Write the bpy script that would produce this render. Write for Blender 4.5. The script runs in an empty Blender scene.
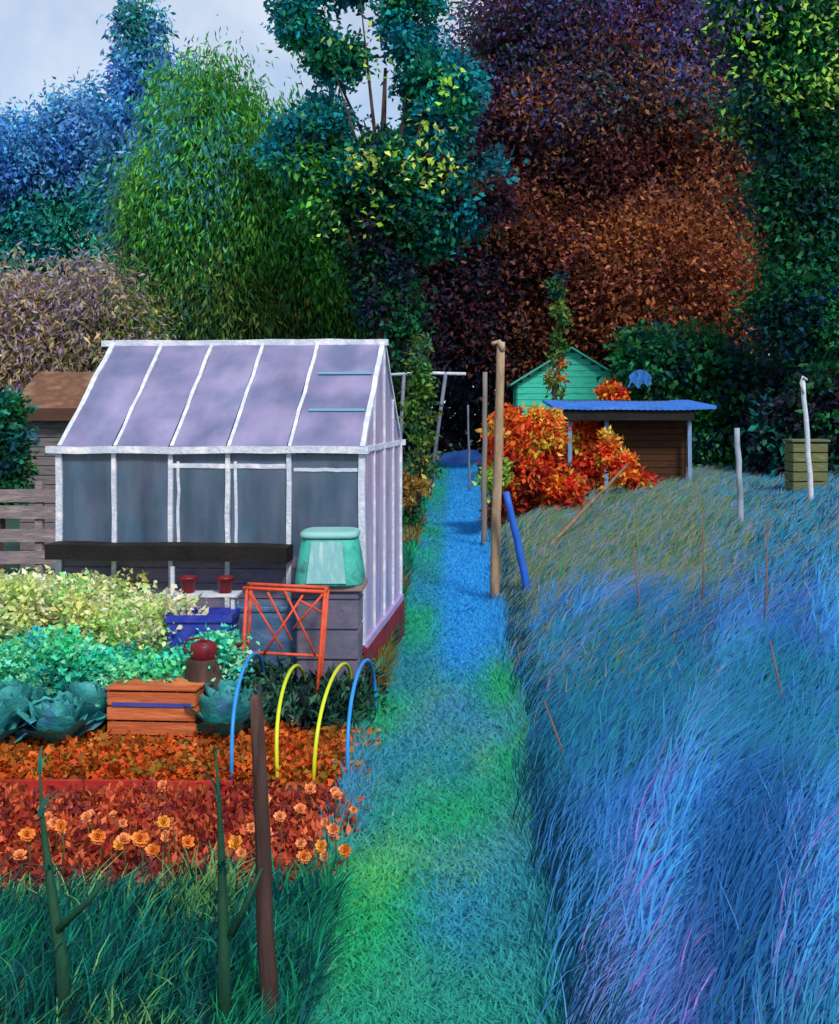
import bpy, bmesh, math, random
import numpy as np
from mathutils import Vector, Matrix, noise as mnoise

random.seed(7)
RNG = np.random.default_rng(7)
S = bpy.context.scene
COL = S.collection

# ------------------------------------------------------------------ camera, sky, sun, exposure
CAM_H, F, VX, HY = 2.5, 1100.0, 455.0, 412.0
cam_d = bpy.data.cameras.new("camera")
cam = bpy.data.objects.new("camera", cam_d)
COL.objects.link(cam)
cam.location = (0, 0, CAM_H)
cam.rotation_euler = (math.radians(90), 0, 0)
cam_d.sensor_fit = 'AUTO'
cam_d.sensor_width = 36.0
cam_d.lens = F / 1024 * 36.0
cam_d.shift_x = -(VX - 419.5) / 1024
cam_d.shift_y = -(512 - HY) / 1024
cam_d.clip_end = 2000
S.camera = cam

SUN_EL, SUN_AZ = math.radians(46), math.radians(156)     # azimuth clockwise from +Y: behind the camera, to the right
w = bpy.data.worlds.new("World")
S.world = w
w.use_nodes = True
wn = w.node_tree
bg = wn.nodes["Background"]
sky = wn.nodes.new("ShaderNodeTexSky")
sky.sky_type = 'NISHITA'
sky.sun_disc = False
sky.sun_elevation = SUN_EL
sky.sun_rotation = SUN_AZ
sky.dust_density = 0.6
sky.ozone_density = 2.0
tc = wn.nodes.new("ShaderNodeTexCoord")
cn = wn.nodes.new("ShaderNodeTexNoise")
cn.inputs["Scale"].default_value = 6.0
cn.inputs["Detail"].default_value = 6.0
cr = wn.nodes.new("ShaderNodeValToRGB")
cr.color_ramp.elements[0].position = 0.38
cr.color_ramp.elements[0].color = (0.15, 0.15, 0.15, 1)
cr.color_ramp.elements[1].position = 0.68
mx = wn.nodes.new("ShaderNodeMixRGB")
mx.inputs[2].default_value = (5.0, 5.5, 6.3, 1)          # thin pale lilac cloud
wn.links.new(tc.outputs["Generated"], cn.inputs["Vector"])
wn.links.new(cn.outputs["Fac"], cr.inputs["Fac"])
wn.links.new(cr.outputs["Color"], mx.inputs[0])
wn.links.new(sky.outputs["Color"], mx.inputs[1])
wn.links.new(mx.outputs["Color"], bg.inputs["Color"])
bg.inputs["Strength"].default_value = 0.11

sun_d = bpy.data.lights.new("sun", 'SUN')
sun_d.energy = 2.4
sun_d.angle = math.radians(10)
sun_d.color = (1.0, 0.95, 0.88)
sun = bpy.data.objects.new("sun", sun_d)
COL.objects.link(sun)
sdir = Vector((math.sin(SUN_AZ) * math.cos(SUN_EL), math.cos(SUN_AZ) * math.cos(SUN_EL), math.sin(SUN_EL)))
sun.rotation_euler = sdir.to_track_quat('Z', 'Y').to_euler()
S.view_settings.view_transform = 'Standard'
S.view_settings.look = 'None'
S.view_settings.exposure = 0.5
S.view_settings.gamma = 1.0
S.view_settings.use_curve_mapping = False
S.cycles.max_bounces = 8
S.cycles.transparent_max_bounces = 24


# ------------------------------------------------------------------ helpers
def at(px, py, Y):
    return Vector(((px - VX) * Y / F, Y, CAM_H - (py - HY) * Y / F))


def lin(c, k=1.0):
    out = []
    for v in c[:3]:
        v = v / 255
        v = v / 12.92 if v <= 0.04045 else ((v + 0.055) / 1.055) ** 2.4
        out.append(min(v * k, 0.92))
    return tuple(out)


def ss(t):
    t = np.clip(t, 0, 1)
    return t * t * (3 - 2 * t)


def gz(x, y):
    """height of the ground: flat plots to the left, a low bank to the right of the path"""
    return 0.45 * ss((np.asarray(x, float) - 0.7) / 5.0)


class VNoise:
    def __init__(self, seed):
        self.t = np.random.default_rng(seed).random((64, 64))

    def __call__(self, x, y):
        x = np.asarray(x, float); y = np.asarray(y, float)
        xi = np.floor(x).astype(int); yi = np.floor(y).astype(int)
        fx = ss(x - xi); fy = ss(y - yi)
        t = self.t
        a = t[xi % 64, yi % 64]; b = t[(xi + 1) % 64, yi % 64]
        c = t[xi % 64, (yi + 1) % 64]; d = t[(xi + 1) % 64, (yi + 1) % 64]
        return (a * (1 - fx) + b * fx) * (1 - fy) + (c * (1 - fx) + d * fx) * fy


N1, N2, N3 = VNoise(1), VNoise(2), VNoise(3)


def mat(name, cols, scale=3.0, rough=0.7, bump=0.15, stretch=(1, 1, 1), detail=5, spec=0.3, bscale=None):
    m = bpy.data.materials.new(name)
    m.use_nodes = True
    nt = m.node_tree
    b = nt.nodes["Principled BSDF"]
    b.inputs["Roughness"].default_value = rough
    b.inputs["Specular IOR Level"].default_value = spec
    t = nt.nodes.new("ShaderNodeTexCoord")
    mp = nt.nodes.new("ShaderNodeMapping")
    mp.inputs["Scale"].default_value = stretch
    nz = nt.nodes.new("ShaderNodeTexNoise")
    nz.inputs["Scale"].default_value = scale
    nz.inputs["Detail"].default_value = detail
    r = nt.nodes.new("ShaderNodeValToRGB")
    el = r.color_ramp.elements
    n = len(cols)
    while len(el) < n:
        el.new(0.5)
    for i, c in enumerate(cols):
        el[i].position = 0.3 + 0.4 * i / max(n - 1, 1)
        el[i].color = (*c, 1)
    if n == 1:
        el[0].color = el[1].color = (*cols[0], 1)
    L = nt.links.new
    L(t.outputs["Object"], mp.inputs["Vector"])
    L(mp.outputs["Vector"], nz.inputs["Vector"])
    L(nz.outputs["Fac"], r.inputs["Fac"])
    L(r.outputs["Color"], b.inputs["Base Color"])
    if bump:
        bz = nt.nodes.new("ShaderNodeTexNoise")
        bz.inputs["Scale"].default_value = bscale or scale * 6
        bz.inputs["Detail"].default_value = 4
        bp = nt.nodes.new("ShaderNodeBump")
        bp.inputs["Strength"].default_value = bump
        bp.inputs["Distance"].default_value = 0.02
        L(mp.outputs["Vector"], bz.inputs["Vector"])
        L(bz.outputs["Fac"], bp.inputs["Height"])
        L(bp.outputs["Normal"], b.inputs["Normal"])
    return m


def leaf_mat(name, transl=0.3, rough=0.6, spec=0.2):
    m = bpy.data.materials.new(name)
    m.use_nodes = True
    nt = m.node_tree
    L = nt.links.new
    b = nt.nodes["Principled BSDF"]
    b.inputs["Roughness"].default_value = rough
    b.inputs["Specular IOR Level"].default_value = spec
    a = nt.nodes.new("ShaderNodeAttribute")
    a.attribute_name = "Col"
    L(a.outputs["Color"], b.inputs["Base Color"])
    tr = nt.nodes.new("ShaderNodeBsdfTranslucent")
    L(a.outputs["Color"], tr.inputs["Color"])
    mix = nt.nodes.new("ShaderNodeMixShader")
    mix.inputs[0].default_value = transl
    L(b.outputs[0], mix.inputs[1])
    L(tr.outputs[0], mix.inputs[2])
    L(mix.outputs[0], nt.nodes["Material Output"].inputs["Surface"])
    return m


LEAF = leaf_mat("leaf", 0.35)
BLADE = leaf_mat("grass_blade", 0.5, 0.8, 0.06)


def glass(name, tint, dust, dusty, rough=0.08, streak=(14, 2, 2)):
    """old dusty glass: see-through tinted pane with a film of pale dirt"""
    m = bpy.data.materials.new(name)
    m.use_nodes = True
    nt = m.node_tree
    L = nt.links.new
    nt.nodes.remove(nt.nodes["Principled BSDF"])
    tr = nt.nodes.new("ShaderNodeBsdfTransparent"); tr.inputs[0].default_value = (*tint, 1)
    gl = nt.nodes.new("ShaderNodeBsdfGlossy"); gl.inputs["Roughness"].default_value = rough
    df = nt.nodes.new("ShaderNodeBsdfDiffuse")
    fr = nt.nodes.new("ShaderNodeFresnel"); fr.inputs[0].default_value = 1.5
    t = nt.nodes.new("ShaderNodeTexCoord")
    mp = nt.nodes.new("ShaderNodeMapping"); mp.inputs["Scale"].default_value = streak
    nz = nt.nodes.new("ShaderNodeTexNoise"); nz.inputs["Scale"].default_value = 1.0; nz.inputs["Detail"].default_value = 6
    r = nt.nodes.new("ShaderNodeValToRGB")
    r.color_ramp.elements[0].position = 0.3; r.color_ramp.elements[1].position = 0.72
    r.color_ramp.elements[0].color = (*[max(0, dusty - 0.18)] * 3, 1)
    r.color_ramp.elements[1].color = (*[min(1, dusty + 0.18)] * 3, 1)
    n2 = nt.nodes.new("ShaderNodeTexNoise"); n2.inputs["Scale"].default_value = 2.2; n2.inputs["Detail"].default_value = 3
    r2 = nt.nodes.new("ShaderNodeValToRGB")
    r2.color_ramp.elements[0].position = 0.35; r2.color_ramp.elements[1].position = 0.65
    r2.color_ramp.elements[0].color = (*dust[0], 1)
    r2.color_ramp.elements[1].color = (*dust[1], 1)
    m1 = nt.nodes.new("ShaderNodeMixShader"); m2 = nt.nodes.new("ShaderNodeMixShader")
    L(t.outputs["Object"], mp.inputs[0]); L(mp.outputs[0], nz.inputs["Vector"]); L(nz.outputs["Fac"], r.inputs[0])
    L(t.outputs["Object"], n2.inputs["Vector"]); L(n2.outputs["Fac"], r2.inputs[0]); L(r2.outputs[0], df.inputs[0])
    L(fr.outputs[0], m1.inputs[0]); L(tr.outputs[0], m1.inputs[1]); L(gl.outputs[0], m1.inputs[2])
    L(r.outputs[0], m2.inputs[0]); L(m1.outputs[0], m2.inputs[1]); L(df.outputs[0], m2.inputs[2])
    L(m2.outputs[0], nt.nodes["Material Output"].inputs["Surface"])
    return m


def tag(o, label=None, cat=None, group=None, kind=None):
    if label: o["label"] = label
    if cat: o["category"] = cat
    if group: o["group"] = group
    if kind: o["kind"] = kind
    return o


def empty(name, loc, label, cat, group=None, rz=0.0):
    o = bpy.data.objects.new(name, None)
    COL.objects.link(o)
    o.location = loc
    o.rotation_euler = (0, 0, rz)
    o.empty_display_size = 0.2
    return tag(o, label, cat, group)


def link(name, me, m, parent=None, loc=None):
    o = bpy.data.objects.new(name, me)
    if m: me.materials.append(m)
    COL.objects.link(o)
    if parent: o.parent = parent
    if loc is not None: o.location = loc
    return o


class MB:
    """collects simple shapes into one mesh"""
    def __init__(self):
        self.bm = bmesh.new()

    def box(self, lo, hi, bevel=0.0, jit=0.0):
        lo, hi = Vector(lo), Vector(hi)
        c, s = (lo + hi) / 2, hi - lo
        r = bmesh.ops.create_cube(self.bm, size=1.0)
        vs = r["verts"]
        for v in vs:
            v.co = Vector((v.co.x * s.x, v.co.y * s.y, v.co.z * s.z)) + c
            if jit: v.co += Vector([random.uniform(-jit, jit) for _ in range(3)])
        if bevel:
            es = list({e for v in vs for e in v.link_edges})
            bmesh.ops.bevel(self.bm, geom=es, offset=bevel, segments=2, affect='EDGES', clamp_overlap=True)
        return self

    def bar(self, p, q, w, h, up=(0, 0, 1), bevel=0.0, wob=0.0, n=1):
        p, q = Vector(p), Vector(q)
        d = (q - p).normalized()
        u = Vector(up)
        if abs(d.dot(u)) > 0.97: u = Vector((0, 1, 0))
        s = d.cross(u).normalized()
        u = s.cross(d).normalized()
        rings = []
        for i in range(n + 1):
            c = p.lerp(q, i / n)
            if wob and 0 < i < n: c += s * random.uniform(-wob, wob) + u * random.uniform(-wob, wob)
            rings.append([self.bm.verts.new(c + s * a * w / 2 + u * b * h / 2) for a, b in ((-1, -1), (1, -1), (1, 1), (-1, 1))])
        fs = []
        for a, b in zip(rings, rings[1:]):
            for k in range(4):
                fs.append(self.bm.faces.new((a[k], a[(k + 1) % 4], b[(k + 1) % 4], b[k])))
        fs.append(self.bm.faces.new(rings[0][::-1])); fs.append(self.bm.faces.new(rings[-1]))
        if bevel:
            es = list({e for f in fs for e in f.edges if e.calc_face_angle(0) > 0.8})
            bmesh.ops.bevel(self.bm, geom=es, offset=bevel, segments=1, affect='EDGES', clamp_overlap=True)
        return self

    def tube(self, pts, rad, n=8):
        pts = [Vector(p) for p in pts]
        if not hasattr(rad, "__len__"): rad = [rad] * len(pts)
        rings, side = [], None
        for i, p in enumerate(pts):
            d = (pts[min(i + 1, len(pts) - 1)] - pts[max(i - 1, 0)]).normalized()
            if side is None:
                side = d.orthogonal().normalized()
            side = (side - d * side.dot(d)).normalized()
            up = d.cross(side)
            rings.append([self.bm.verts.new(p + (side * math.cos(t) + up * math.sin(t)) * rad[i])
                          for t in [2 * math.pi * k / n for k in range(n)]])
        for a, b in zip(rings, rings[1:]):
            for k in range(n):
                self.bm.faces.new((a[k], a[(k + 1) % n], b[(k + 1) % n], b[k])).smooth = True
        self.bm.faces.new(rings[0][::-1]); self.bm.faces.new(rings[-1])
        return self

    def lathe(self, prof, c=(0, 0, 0), n=20, sq=None):
        c = Vector(c)
        rings = []
        for r, z in prof:
            ring = []
            for k in range(n):
                t = 2 * math.pi * (k + 0.5) / n
                x, y = math.cos(t), math.sin(t)
                if sq:                                     # rounded square section
                    s = (abs(x) ** sq + abs(y) ** sq) ** (-1 / sq)
                    x, y = x * s, y * s
                ring.append(self.bm.verts.new(c + Vector((x * r, y * r, z))))
            rings.append(ring)
        for a, b in zip(rings, rings[1:]):
            for k in range(n):
                self.bm.faces.new((a[k], a[(k + 1) % n], b[(k + 1) % n], b[k])).smooth = True
        self.bm.faces.new(rings[0][::-1]); self.bm.faces.new(rings[-1])
        return self

    def poly(self, pts, thick=None):
        vs = [self.bm.verts.new(p) for p in pts]
        f = self.bm.faces.new(vs)
        if thick:
            r = bmesh.ops.extrude_face_region(self.bm, geom=[f])
            for e in r["geom"]:
                if isinstance(e, bmesh.types.BMVert): e.co += Vector(thick)
        return self

    def build(self, name, m, parent=None, loc=None):
        bmesh.ops.recalc_face_normals(self.bm, faces=self.bm.faces)
        me = bpy.data.meshes.new(name)
        self.bm.to_mesh(me)
        self.bm.free()
        return link(name, me, m, parent, loc)


def quads_mesh(name, V, Fq, C):
    """V (n,3), Fq (m,4) indices, C (n,3) colours per vertex"""
    me = bpy.data.meshes.new(name)
    me.vertices.add(len(V)); me.vertices.foreach_set("co", np.ascontiguousarray(V, np.float32).ravel())
    m = len(Fq)
    me.loops.add(m * 4); me.loops.foreach_set("vertex_index", np.ascontiguousarray(Fq, np.int32).ravel())
    me.polygons.add(m)
    me.polygons.foreach_set("loop_start", np.arange(0, m * 4, 4, dtype=np.int32))
    me.polygons.foreach_set("loop_total", np.full(m, 4, np.int32))
    me.update(calc_edges=True)
    a = me.color_attributes.new("Col", 'FLOAT_COLOR', 'POINT')
    c4 = np.ones((len(V), 4), np.float32); c4[:, :3] = C
    a.data.foreach_set("color", c4.ravel())
    return me


def unit(v):
    return v / np.maximum(np.linalg.norm(v, axis=1, keepdims=True), 1e-6)


def leaves(name, P, D, ln, wd, C, rng=RNG, fold=0.25):
    """one bent diamond leaf per row: base at P, pointing along D"""
    n = len(P)
    D = unit(D)
    R = unit(rng.normal(size=(n, 3)))
    Sd = unit(np.cross(D, R)); U = np.cross(Sd, D)
    ln = np.broadcast_to(ln, (n,))[:, None]; wd = np.broadcast_to(wd, (n,))[:, None]
    a = P; b = P + D * ln * 0.45 + Sd * wd / 2 + U * wd * fold
    t = P + D * ln - U * ln * 0.12; d = P + D * ln * 0.45 - Sd * wd / 2 + U * wd * fold
    V = np.stack([a, b, t, d], 1).reshape(-1, 3)
    return quads_mesh(name, V, np.arange(n * 4).reshape(n, 4), np.repeat(C, 4, 0))


def blades(name, P, lean, H, W, C, segs=4, curl=1.0):
    """curved tapering blades: base P, horizontal lean vector (reach) and height H"""
    n = len(P)
    H = np.broadcast_to(H, (n,)); W = np.broadcast_to(W, (n,))
    ld = unit(np.c_[lean, np.zeros(n)])
    th = RNG.normal(0, 0.5, n)                             # face mostly across the lean
    Sd = np.c_[np.cos(th), np.sin(th), np.zeros(n)]
    rows = []
    for i in range(segs + 1):
        t = i / segs
        c = P.copy()
        c[:, :2] += lean * (t ** (1 + curl))
        c[:, 2] += H * (t - 0.28 * curl * t ** 3)
        wv = (W * (1 - t ** 1.6) * 0.5 + 0.0008)[:, None] if i < segs else np.full((n, 1), 0.0008)
        rows.append(c - Sd * wv); rows.append(c + Sd * wv)
    V = np.stack(rows, 1).reshape(-1, 3)
    k = 2 * (segs + 1)
    base = np.arange(n)[:, None] * k
    Fq = np.concatenate([base + np.array([2 * i, 2 * i + 1, 2 * i + 3, 2 * i + 2]) for i in range(segs)], 0)
    return quads_mesh(name, V, Fq, np.repeat(C, k, 0))


def pick(pal, n, rng=RNG, jit=0.18, k=1.0):
    A = np.array([lin(c, k) for c in pal])
    C = A[rng.integers(0, len(A), n)]
    return np.clip(C * np.exp(rng.normal(0, jit, (n, 1))) * np.exp(rng.normal(0, jit * 0.35, (n, 3))), 0, 0.92)


def crown(lobes, Y, seed, leaf=(0.3, 0.16), per=60, droop=0.0, k=1.0, clump=0.75, origin=(0, 0, 0), fill=0.5):
    """lobes: (px, py, rx, ry, palette, n_clumps[, depth offset]) -> leaf arrays relative to origin"""
    rng = np.random.default_rng(seed)
    PP, DD, CC = [], [], []
    for lb in lobes:
        px, py, rx, ry, pal, n = lb[:6]
        dy = lb[6] if len(lb) > 6 else 0.0
        yy = Y + dy
        c = np.array(at(px, py, yy)); rx *= yy / F; ry *= yy / F
        d = unit(rng.normal(size=(n, 3)))
        rad = fill + (1 - fill) * rng.random((n, 1)) ** 0.6
        cc = c + d * rad * np.array([rx, min(rx, 4.0) * 0.9, ry])
        col = pick(pal, n, rng, 0.22, k)
        m = lb[7] if len(lb) > 7 else per
        off = rng.normal(size=(n, m, 3)) * clump * np.array([0.5, 0.5, 0.42 + droop * 0.6])
        P = (cc[:, None, :] + off).reshape(-1, 3)
        out = np.repeat(d, m, 0) * 0.7 + rng.normal(size=(n * m, 3)) * 0.8
        out[:, 2] -= 0.25 + droop * 2.0
        C = np.repeat(col, m, 0) * np.exp(rng.normal(0, 0.2, (n * m, 1)))
        PP.append(P); DD.append(out); CC.append(np.clip(C, 0, 0.92))
    P = np.concatenate(PP) - np.array(origin)
    D = np.concatenate(DD); C = np.concatenate(CC)
    keep = P[:, 2] > 0.05
    P, D, C = P[keep], D[keep], C[keep]
    s = 0.7 + 0.6 * rng.random(len(P))
    return leaves("crown", P, D, leaf[0] * s, leaf[1] * s, C, rng)


BARK = mat("bark", [lin((38, 28, 26)), lin((70, 52, 44)), lin((92, 76, 66))], 6, 0.9, 0.5, (1, 1, 0.25))
BARK_RED = mat("dark_red_bark", [lin((34, 20, 24)), lin((66, 36, 34))], 6, 0.9, 0.5, (1, 1, 0.25))


def tree(name, label, cat, base_px, Y, top_py, lobes, seed, r0=0.3, limbs=6, bark=None, group=None, nameparts=("trunk", "crown"), **kw):
    X = (base_px - VX) * Y / F
    z0 = float(gz(X, Y))
    root = empty(name, (X, Y, z0), label, cat, group)
    H = at(base_px, top_py, Y).z - z0
    rng = random.Random(seed)
    tb = MB()
    axis = [Vector((0, 0, -0.1))]
    n = 7
    for i in range(1, n + 1):
        axis.append(Vector((rng.uniform(-.03, .03) * H * 0.6, rng.uniform(-.03, .03) * H * 0.6, H * 0.8 * i / n)))
    tb.tube(axis, [r0 * (1.25 if i == 0 else 1 - 0.85 * i / n) for i in range(n + 1)], 9)
    for j in range(limbs):
        lb = lobes[j % len(lobes)]
        yy = Y + (lb[6] if len(lb) > 6 else 0)
        tgt = at(lb[0] + rng.uniform(-.5, .5) * lb[2], lb[1] - rng.uniform(0, .5) * lb[3], yy + rng.uniform(-1, 1)) - root.location
        i = rng.randint(2, n - 2)
        p0 = axis[i]
        if tgt.z < p0.z: tgt.z = p0.z + 0.3
        mid = p0.lerp(tgt, 0.5) + Vector((rng.uniform(-.3, .3), rng.uniform(-.3, .3), 0.08 * (tgt - p0).length))
        rr = r0 * (1 - 0.85 * i / n) * 0.55
        tb.tube([p0, mid, tgt], [rr, rr * 0.5, rr * 0.04], 6)
    tb.build(nameparts[0], bark or BARK, root)
    link(nameparts[1], crown(lobes, Y, seed, origin=root.location, **kw), LEAF, root)
    return root


# ------------------------------------------------------------------ ground, path, beds
def sheet(name, xs, ys, zf, m):
    X, Yv = np.meshgrid(xs, ys)
    Z = zf(X, Yv)
    V = np.stack([X, Yv, Z], -1).reshape(-1, 3)
    nx, ny = len(xs), len(ys)
    i = np.arange(nx * ny).reshape(ny, nx)
    Fq = np.stack([i[:-1, :-1], i[:-1, 1:], i[1:, 1:], i[1:, :-1]], -1).reshape(-1, 4)
    return tag(link(name, quads_mesh(name, V, Fq, np.zeros((len(V), 3))), m), kind="structure")


g_mat = mat("ground_earth", [lin((22, 50, 48)), lin((36, 70, 60)), lin((52, 66, 44))], 0.6, 0.95, 0.5)
xs = np.concatenate([np.linspace(-300, -12, 12), np.linspace(-11, 16, 70), np.linspace(17, 300, 12)])
ys = np.concatenate([np.linspace(-20, 45, 60), np.linspace(48, 500, 20)])
sheet("ground", xs, ys, gz, g_mat)


def strip(name, ys, left, right, z, m, nx=10):
    V = []
    for y in ys:
        for k in range(nx + 1):
            t = k / nx
            x = left(y) * (1 - t) + right(y) * t
            V.append((x, y, z + 0.012 * (mnoise.noise((x * 2, y * 2, 0)) + 0.6)))
    V = np.array(V)
    n = len(ys)
    i = np.arange(n * (nx + 1)).reshape(n, nx + 1)
    Fq = np.stack([i[:-1, :-1], i[:-1, 1:], i[1:, 1:], i[1:, :-1]], -1).reshape(-1, 4)
    return tag(link(name, quads_mesh(name, V, Fq, np.zeros((len(V), 3))), m), kind="structure")


def pl(y): return -0.60 - 0.10 * float(N1(y * 1.3, 3.3)) - 0.004 * y
def pr(y): return 0.38 + 0.14 * float(N1(y * 1.1, 9.7)) + 0.007 * y


p_mat = mat("path_turf", [lin((24, 104, 120)), lin((34, 128, 140)), lin((30, 132, 96))], 1.2, 0.9, 0.6)
strip("path", np.linspace(1.5, 70, 160), pl, pr, 0.006, p_mat)
bed_o = mat("orange_soil", [lin((96, 44, 18)), lin((150, 70, 26)), lin((122, 70, 24))], 2.5, 0.95, 0.7)
strip("orange_bed", np.linspace(7.32, 9.0, 14), lambda y: -6.5, lambda y: -0.66 - 0.08 * float(N2(y * 3, 1)), 0.008, bed_o, 30)
bed_r = mat("crimson_soil", [lin((84, 24, 26)), lin((128, 40, 36)), lin((104, 34, 46))], 2.5, 0.95, 0.7)
strip("crimson_bed", np.linspace(5.7, 7.2, 14), lambda y: -5.5, lambda y: -0.62 - 0.1 * float(N2(y * 3, 4)), 0.008, bed_r, 30)

bank_m = mat("bank_turf", [lin((18, 66, 108)), lin((26, 84, 132)), lin((24, 84, 110))], 1.5, 0.95, 0.6)
ysb_ = np.linspace(1.5, 42, 90)
bx_ = np.linspace(0, 1, 40)
Vb = np.array([[0.46 + t * (6 + y * .6), y, 0] for y in ysb_ for t in bx_])
Vb[:, 2] = gz(Vb[:, 0], Vb[:, 1]) + 0.012
ib = np.arange(len(Vb)).reshape(len(ysb_), 40)
Fb = np.stack([ib[:-1, :-1], ib[:-1, 1:], ib[1:, 1:], ib[1:, :-1]], -1).reshape(-1, 4)
tag(link("bank", quads_mesh("bank", Vb, Fb, np.zeros((len(Vb), 3))), bank_m), kind="structure")

# ------------------------------------------------------------------ grass and ground cover (stuff)
def path_colour(x, y):
    n = len(x)
    x = x + RNG.normal(0, .05, n); y = y * np.exp(RNG.normal(0, .03, n))
    a = N1(x * 2.2 + 5, y * 0.9); b = N2(x * 3 + 2, y * 1.3 + 7); c = N3(x * 5, y * 2.5)
    blue = np.array(lin((54, 148, 204))); teal = np.array(lin((52, 138, 150))); green = np.array(lin((44, 162, 112)))
    lime = np.array(lin((120, 178, 92))); mauve = np.array(lin((92, 128, 178)))
    t = (x + 0.55) / 1.0
    far = ss((y - 8.5) / 5)
    wb = np.clip(0.08 + far * (0.15 + 1.1 * ss((t - 0.2) / 0.35)) + 0.5 * (b - .5), 0, 1)
    C = teal[None] * (1 - wb[:, None]) + blue[None] * wb[:, None]
    wg = np.clip(1.9 * (a - 0.45) + 0.62 * (1 - far) + far * 1.0 * (0.35 - t), 0, 1) * np.clip(1.2 - 0.2 * far - wb * far, 0, 1)
    C = C * (1 - wg[:, None]) + green[None] * wg[:, None]
    wl = (np.clip((c - 0.66) * 5, 0, 1) * 0.35 * (1 - far))[:, None]
    C = C * (1 - wl) + lime[None] * wl
    wm = (np.clip((b - .5) * 4, 0, 1) * ((y > 6) & (y < 10)) * 0.4)[:, None]
    C = C * (1 - wm) + mauve[None] * wm
    return np.clip(C * np.exp(RNG.normal(0, 0.11, (n, 1))), 0, .92)


n = 120000
yy = 3.9 * (62 / 3.9) ** RNG.random(n)
tt = RNG.random(n) * 1.1 - 0.05
L_ = np.array([pl(v) for v in yy]); R_ = np.array([pr(v) for v in yy])
xx = L_ + (R_ - L_) * tt + RNG.normal(0, 0.03, n)
hh = (0.02 + 0.035 * RNG.random(n)) * (1 + yy * 0.03)
edge = np.clip(np.minimum(tt, 1 - tt), 0, 1)
hh *= 1 + 2.2 * np.exp(-edge * 14)
ww = 0.006 + 0.0016 * yy
C = path_colour(xx, yy) * 1.5
me = blades("path_grass", np.c_[xx, yy, np.full(n, 0.005)], RNG.normal(0, 0.04, (n, 2)), hh, ww, np.clip(C, 0, .92), 2, 0.7)
tag(link("path_grass", me, BLADE), "short turquoise green and blue grass covering the straight path", "grass", kind="stuff")


def field(name, label, n, y0, y1, xr, hgt, wid, seed):
    rng = np.random.default_rng(seed)
    y = y0 * (y1 / y0) ** rng.random(n)
    x0 = 0.40 + 0.13 * N1(y * 1.1, 9.7) + 0.008 * y + rng.normal(0, .05, n)
    x1 = xr * (0.75 + y / 9.0)
    u = rng.random(n) ** 1.25
    x = x0 + (x1 - x0) * u
    q = rng.normal(0, 0.03, n)                            # drifts of one colour run up the bank, leaning right
    a = N1((x + q) * 4.2 - y * 1.3, y * 0.24 + 2); b = N2((x + q) * 6.5 - y * 2.1 + 3, y * 0.30 + 1); c = N3(x * 0.8, y * 0.35)
    d_ = N1(x * 0.9 + 11, y * 0.4)
    deep = np.array(lin((34, 88, 138))); blue = np.array(lin((50, 110, 164))); vio = np.array(lin((104, 108, 172)))
    teal = np.array(lin((36, 114, 134))); sky_ = np.array(lin((64, 138, 186))); olive = np.array(lin((98, 112, 78)))
    grey = np.array(lin((108, 116, 120))); dark = np.array(lin((16, 60, 82))); pink = np.array(lin((130, 106, 170)))
    green = np.array(lin((50, 104, 84)))
    C = blue[None] + (sky_ - blue)[None] * np.clip((a - .55) * 3, 0, 1)[:, None] + (deep - blue)[None] * np.clip((.45 - a) * 3.5, 0, 1)[:, None]
    mixv = (np.clip((b - .68) * 4, 0, 1) * (0.25 + .45 * (rng.random(n) < .6)))[:, None]
    C = C * (1 - mixv) + vio[None] * mixv
    C[(b > 0.76) & (rng.random(n) < 0.1)] = pink
    wt_ = np.clip((d_ - .45) * 3, 0, .8)[:, None] * (rng.random(n) < .75)[:, None]
    C = C * (1 - wt_) + teal[None] * wt_
    C[rng.random(n) < .02] = green
    far = ss((y - 6.6 - 3 * c) / 6)                      # farther up the bank: greyer, greener grass
    right = ss((x / y - 0.20) / 0.13)
    m = rng.random(n) < far * (1 - 0.85 * right) * .92
    pick_ = rng.random(m.sum())
    C[m] = np.where((pick_ < .4)[:, None], olive, np.where((pick_ < .75)[:, None], grey, green))
    m2 = rng.random(n) < far * right * 0.75
    pk = rng.random(m2.sum())
    C[m2] = np.where((pk < .5)[:, None], teal, np.where((pk < .75)[:, None], dark, grey))
    m3 = (u < 0.02) & (rng.random(n) < 0.6)
    C[m3] = dark  # shade at the foot of the grass along the path, painted into blade colour
    C = np.clip(C * 1.7 * np.exp(rng.normal(0, 0.13, (n, 1))), 0, .92)
    H = hgt * (0.6 + 0.7 * rng.random(n)) * (0.55 + 0.45 * ss((x - x0) / 0.8)) * (0.8 + 0.5 * c)
    reach = H * (0.40 + 0.4 * rng.random(n) + 0.3 * (b - .5))
    th = rng.normal(0.7, 0.3, n)
    lean = np.c_[np.cos(th) * reach, np.sin(th) * reach]
    W = wid * (0.5 + rng.random(n)) * (0.30 + y * 0.085) * (0.4 + 0.6 * ss((x - x0) / .5))
    z = gz(x, y) - 0.02
    me = blades(name, np.c_[x, y, z], lean, H, W, C, 4, 1.0)
    return tag(link(name, me, BLADE), label, "grass", kind="stuff")


field("tall_grass", "long blue and violet grass leaning right across the bank", 190000, 2.5, 34, 3.3, 0.62, 0.024, 21)


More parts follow.
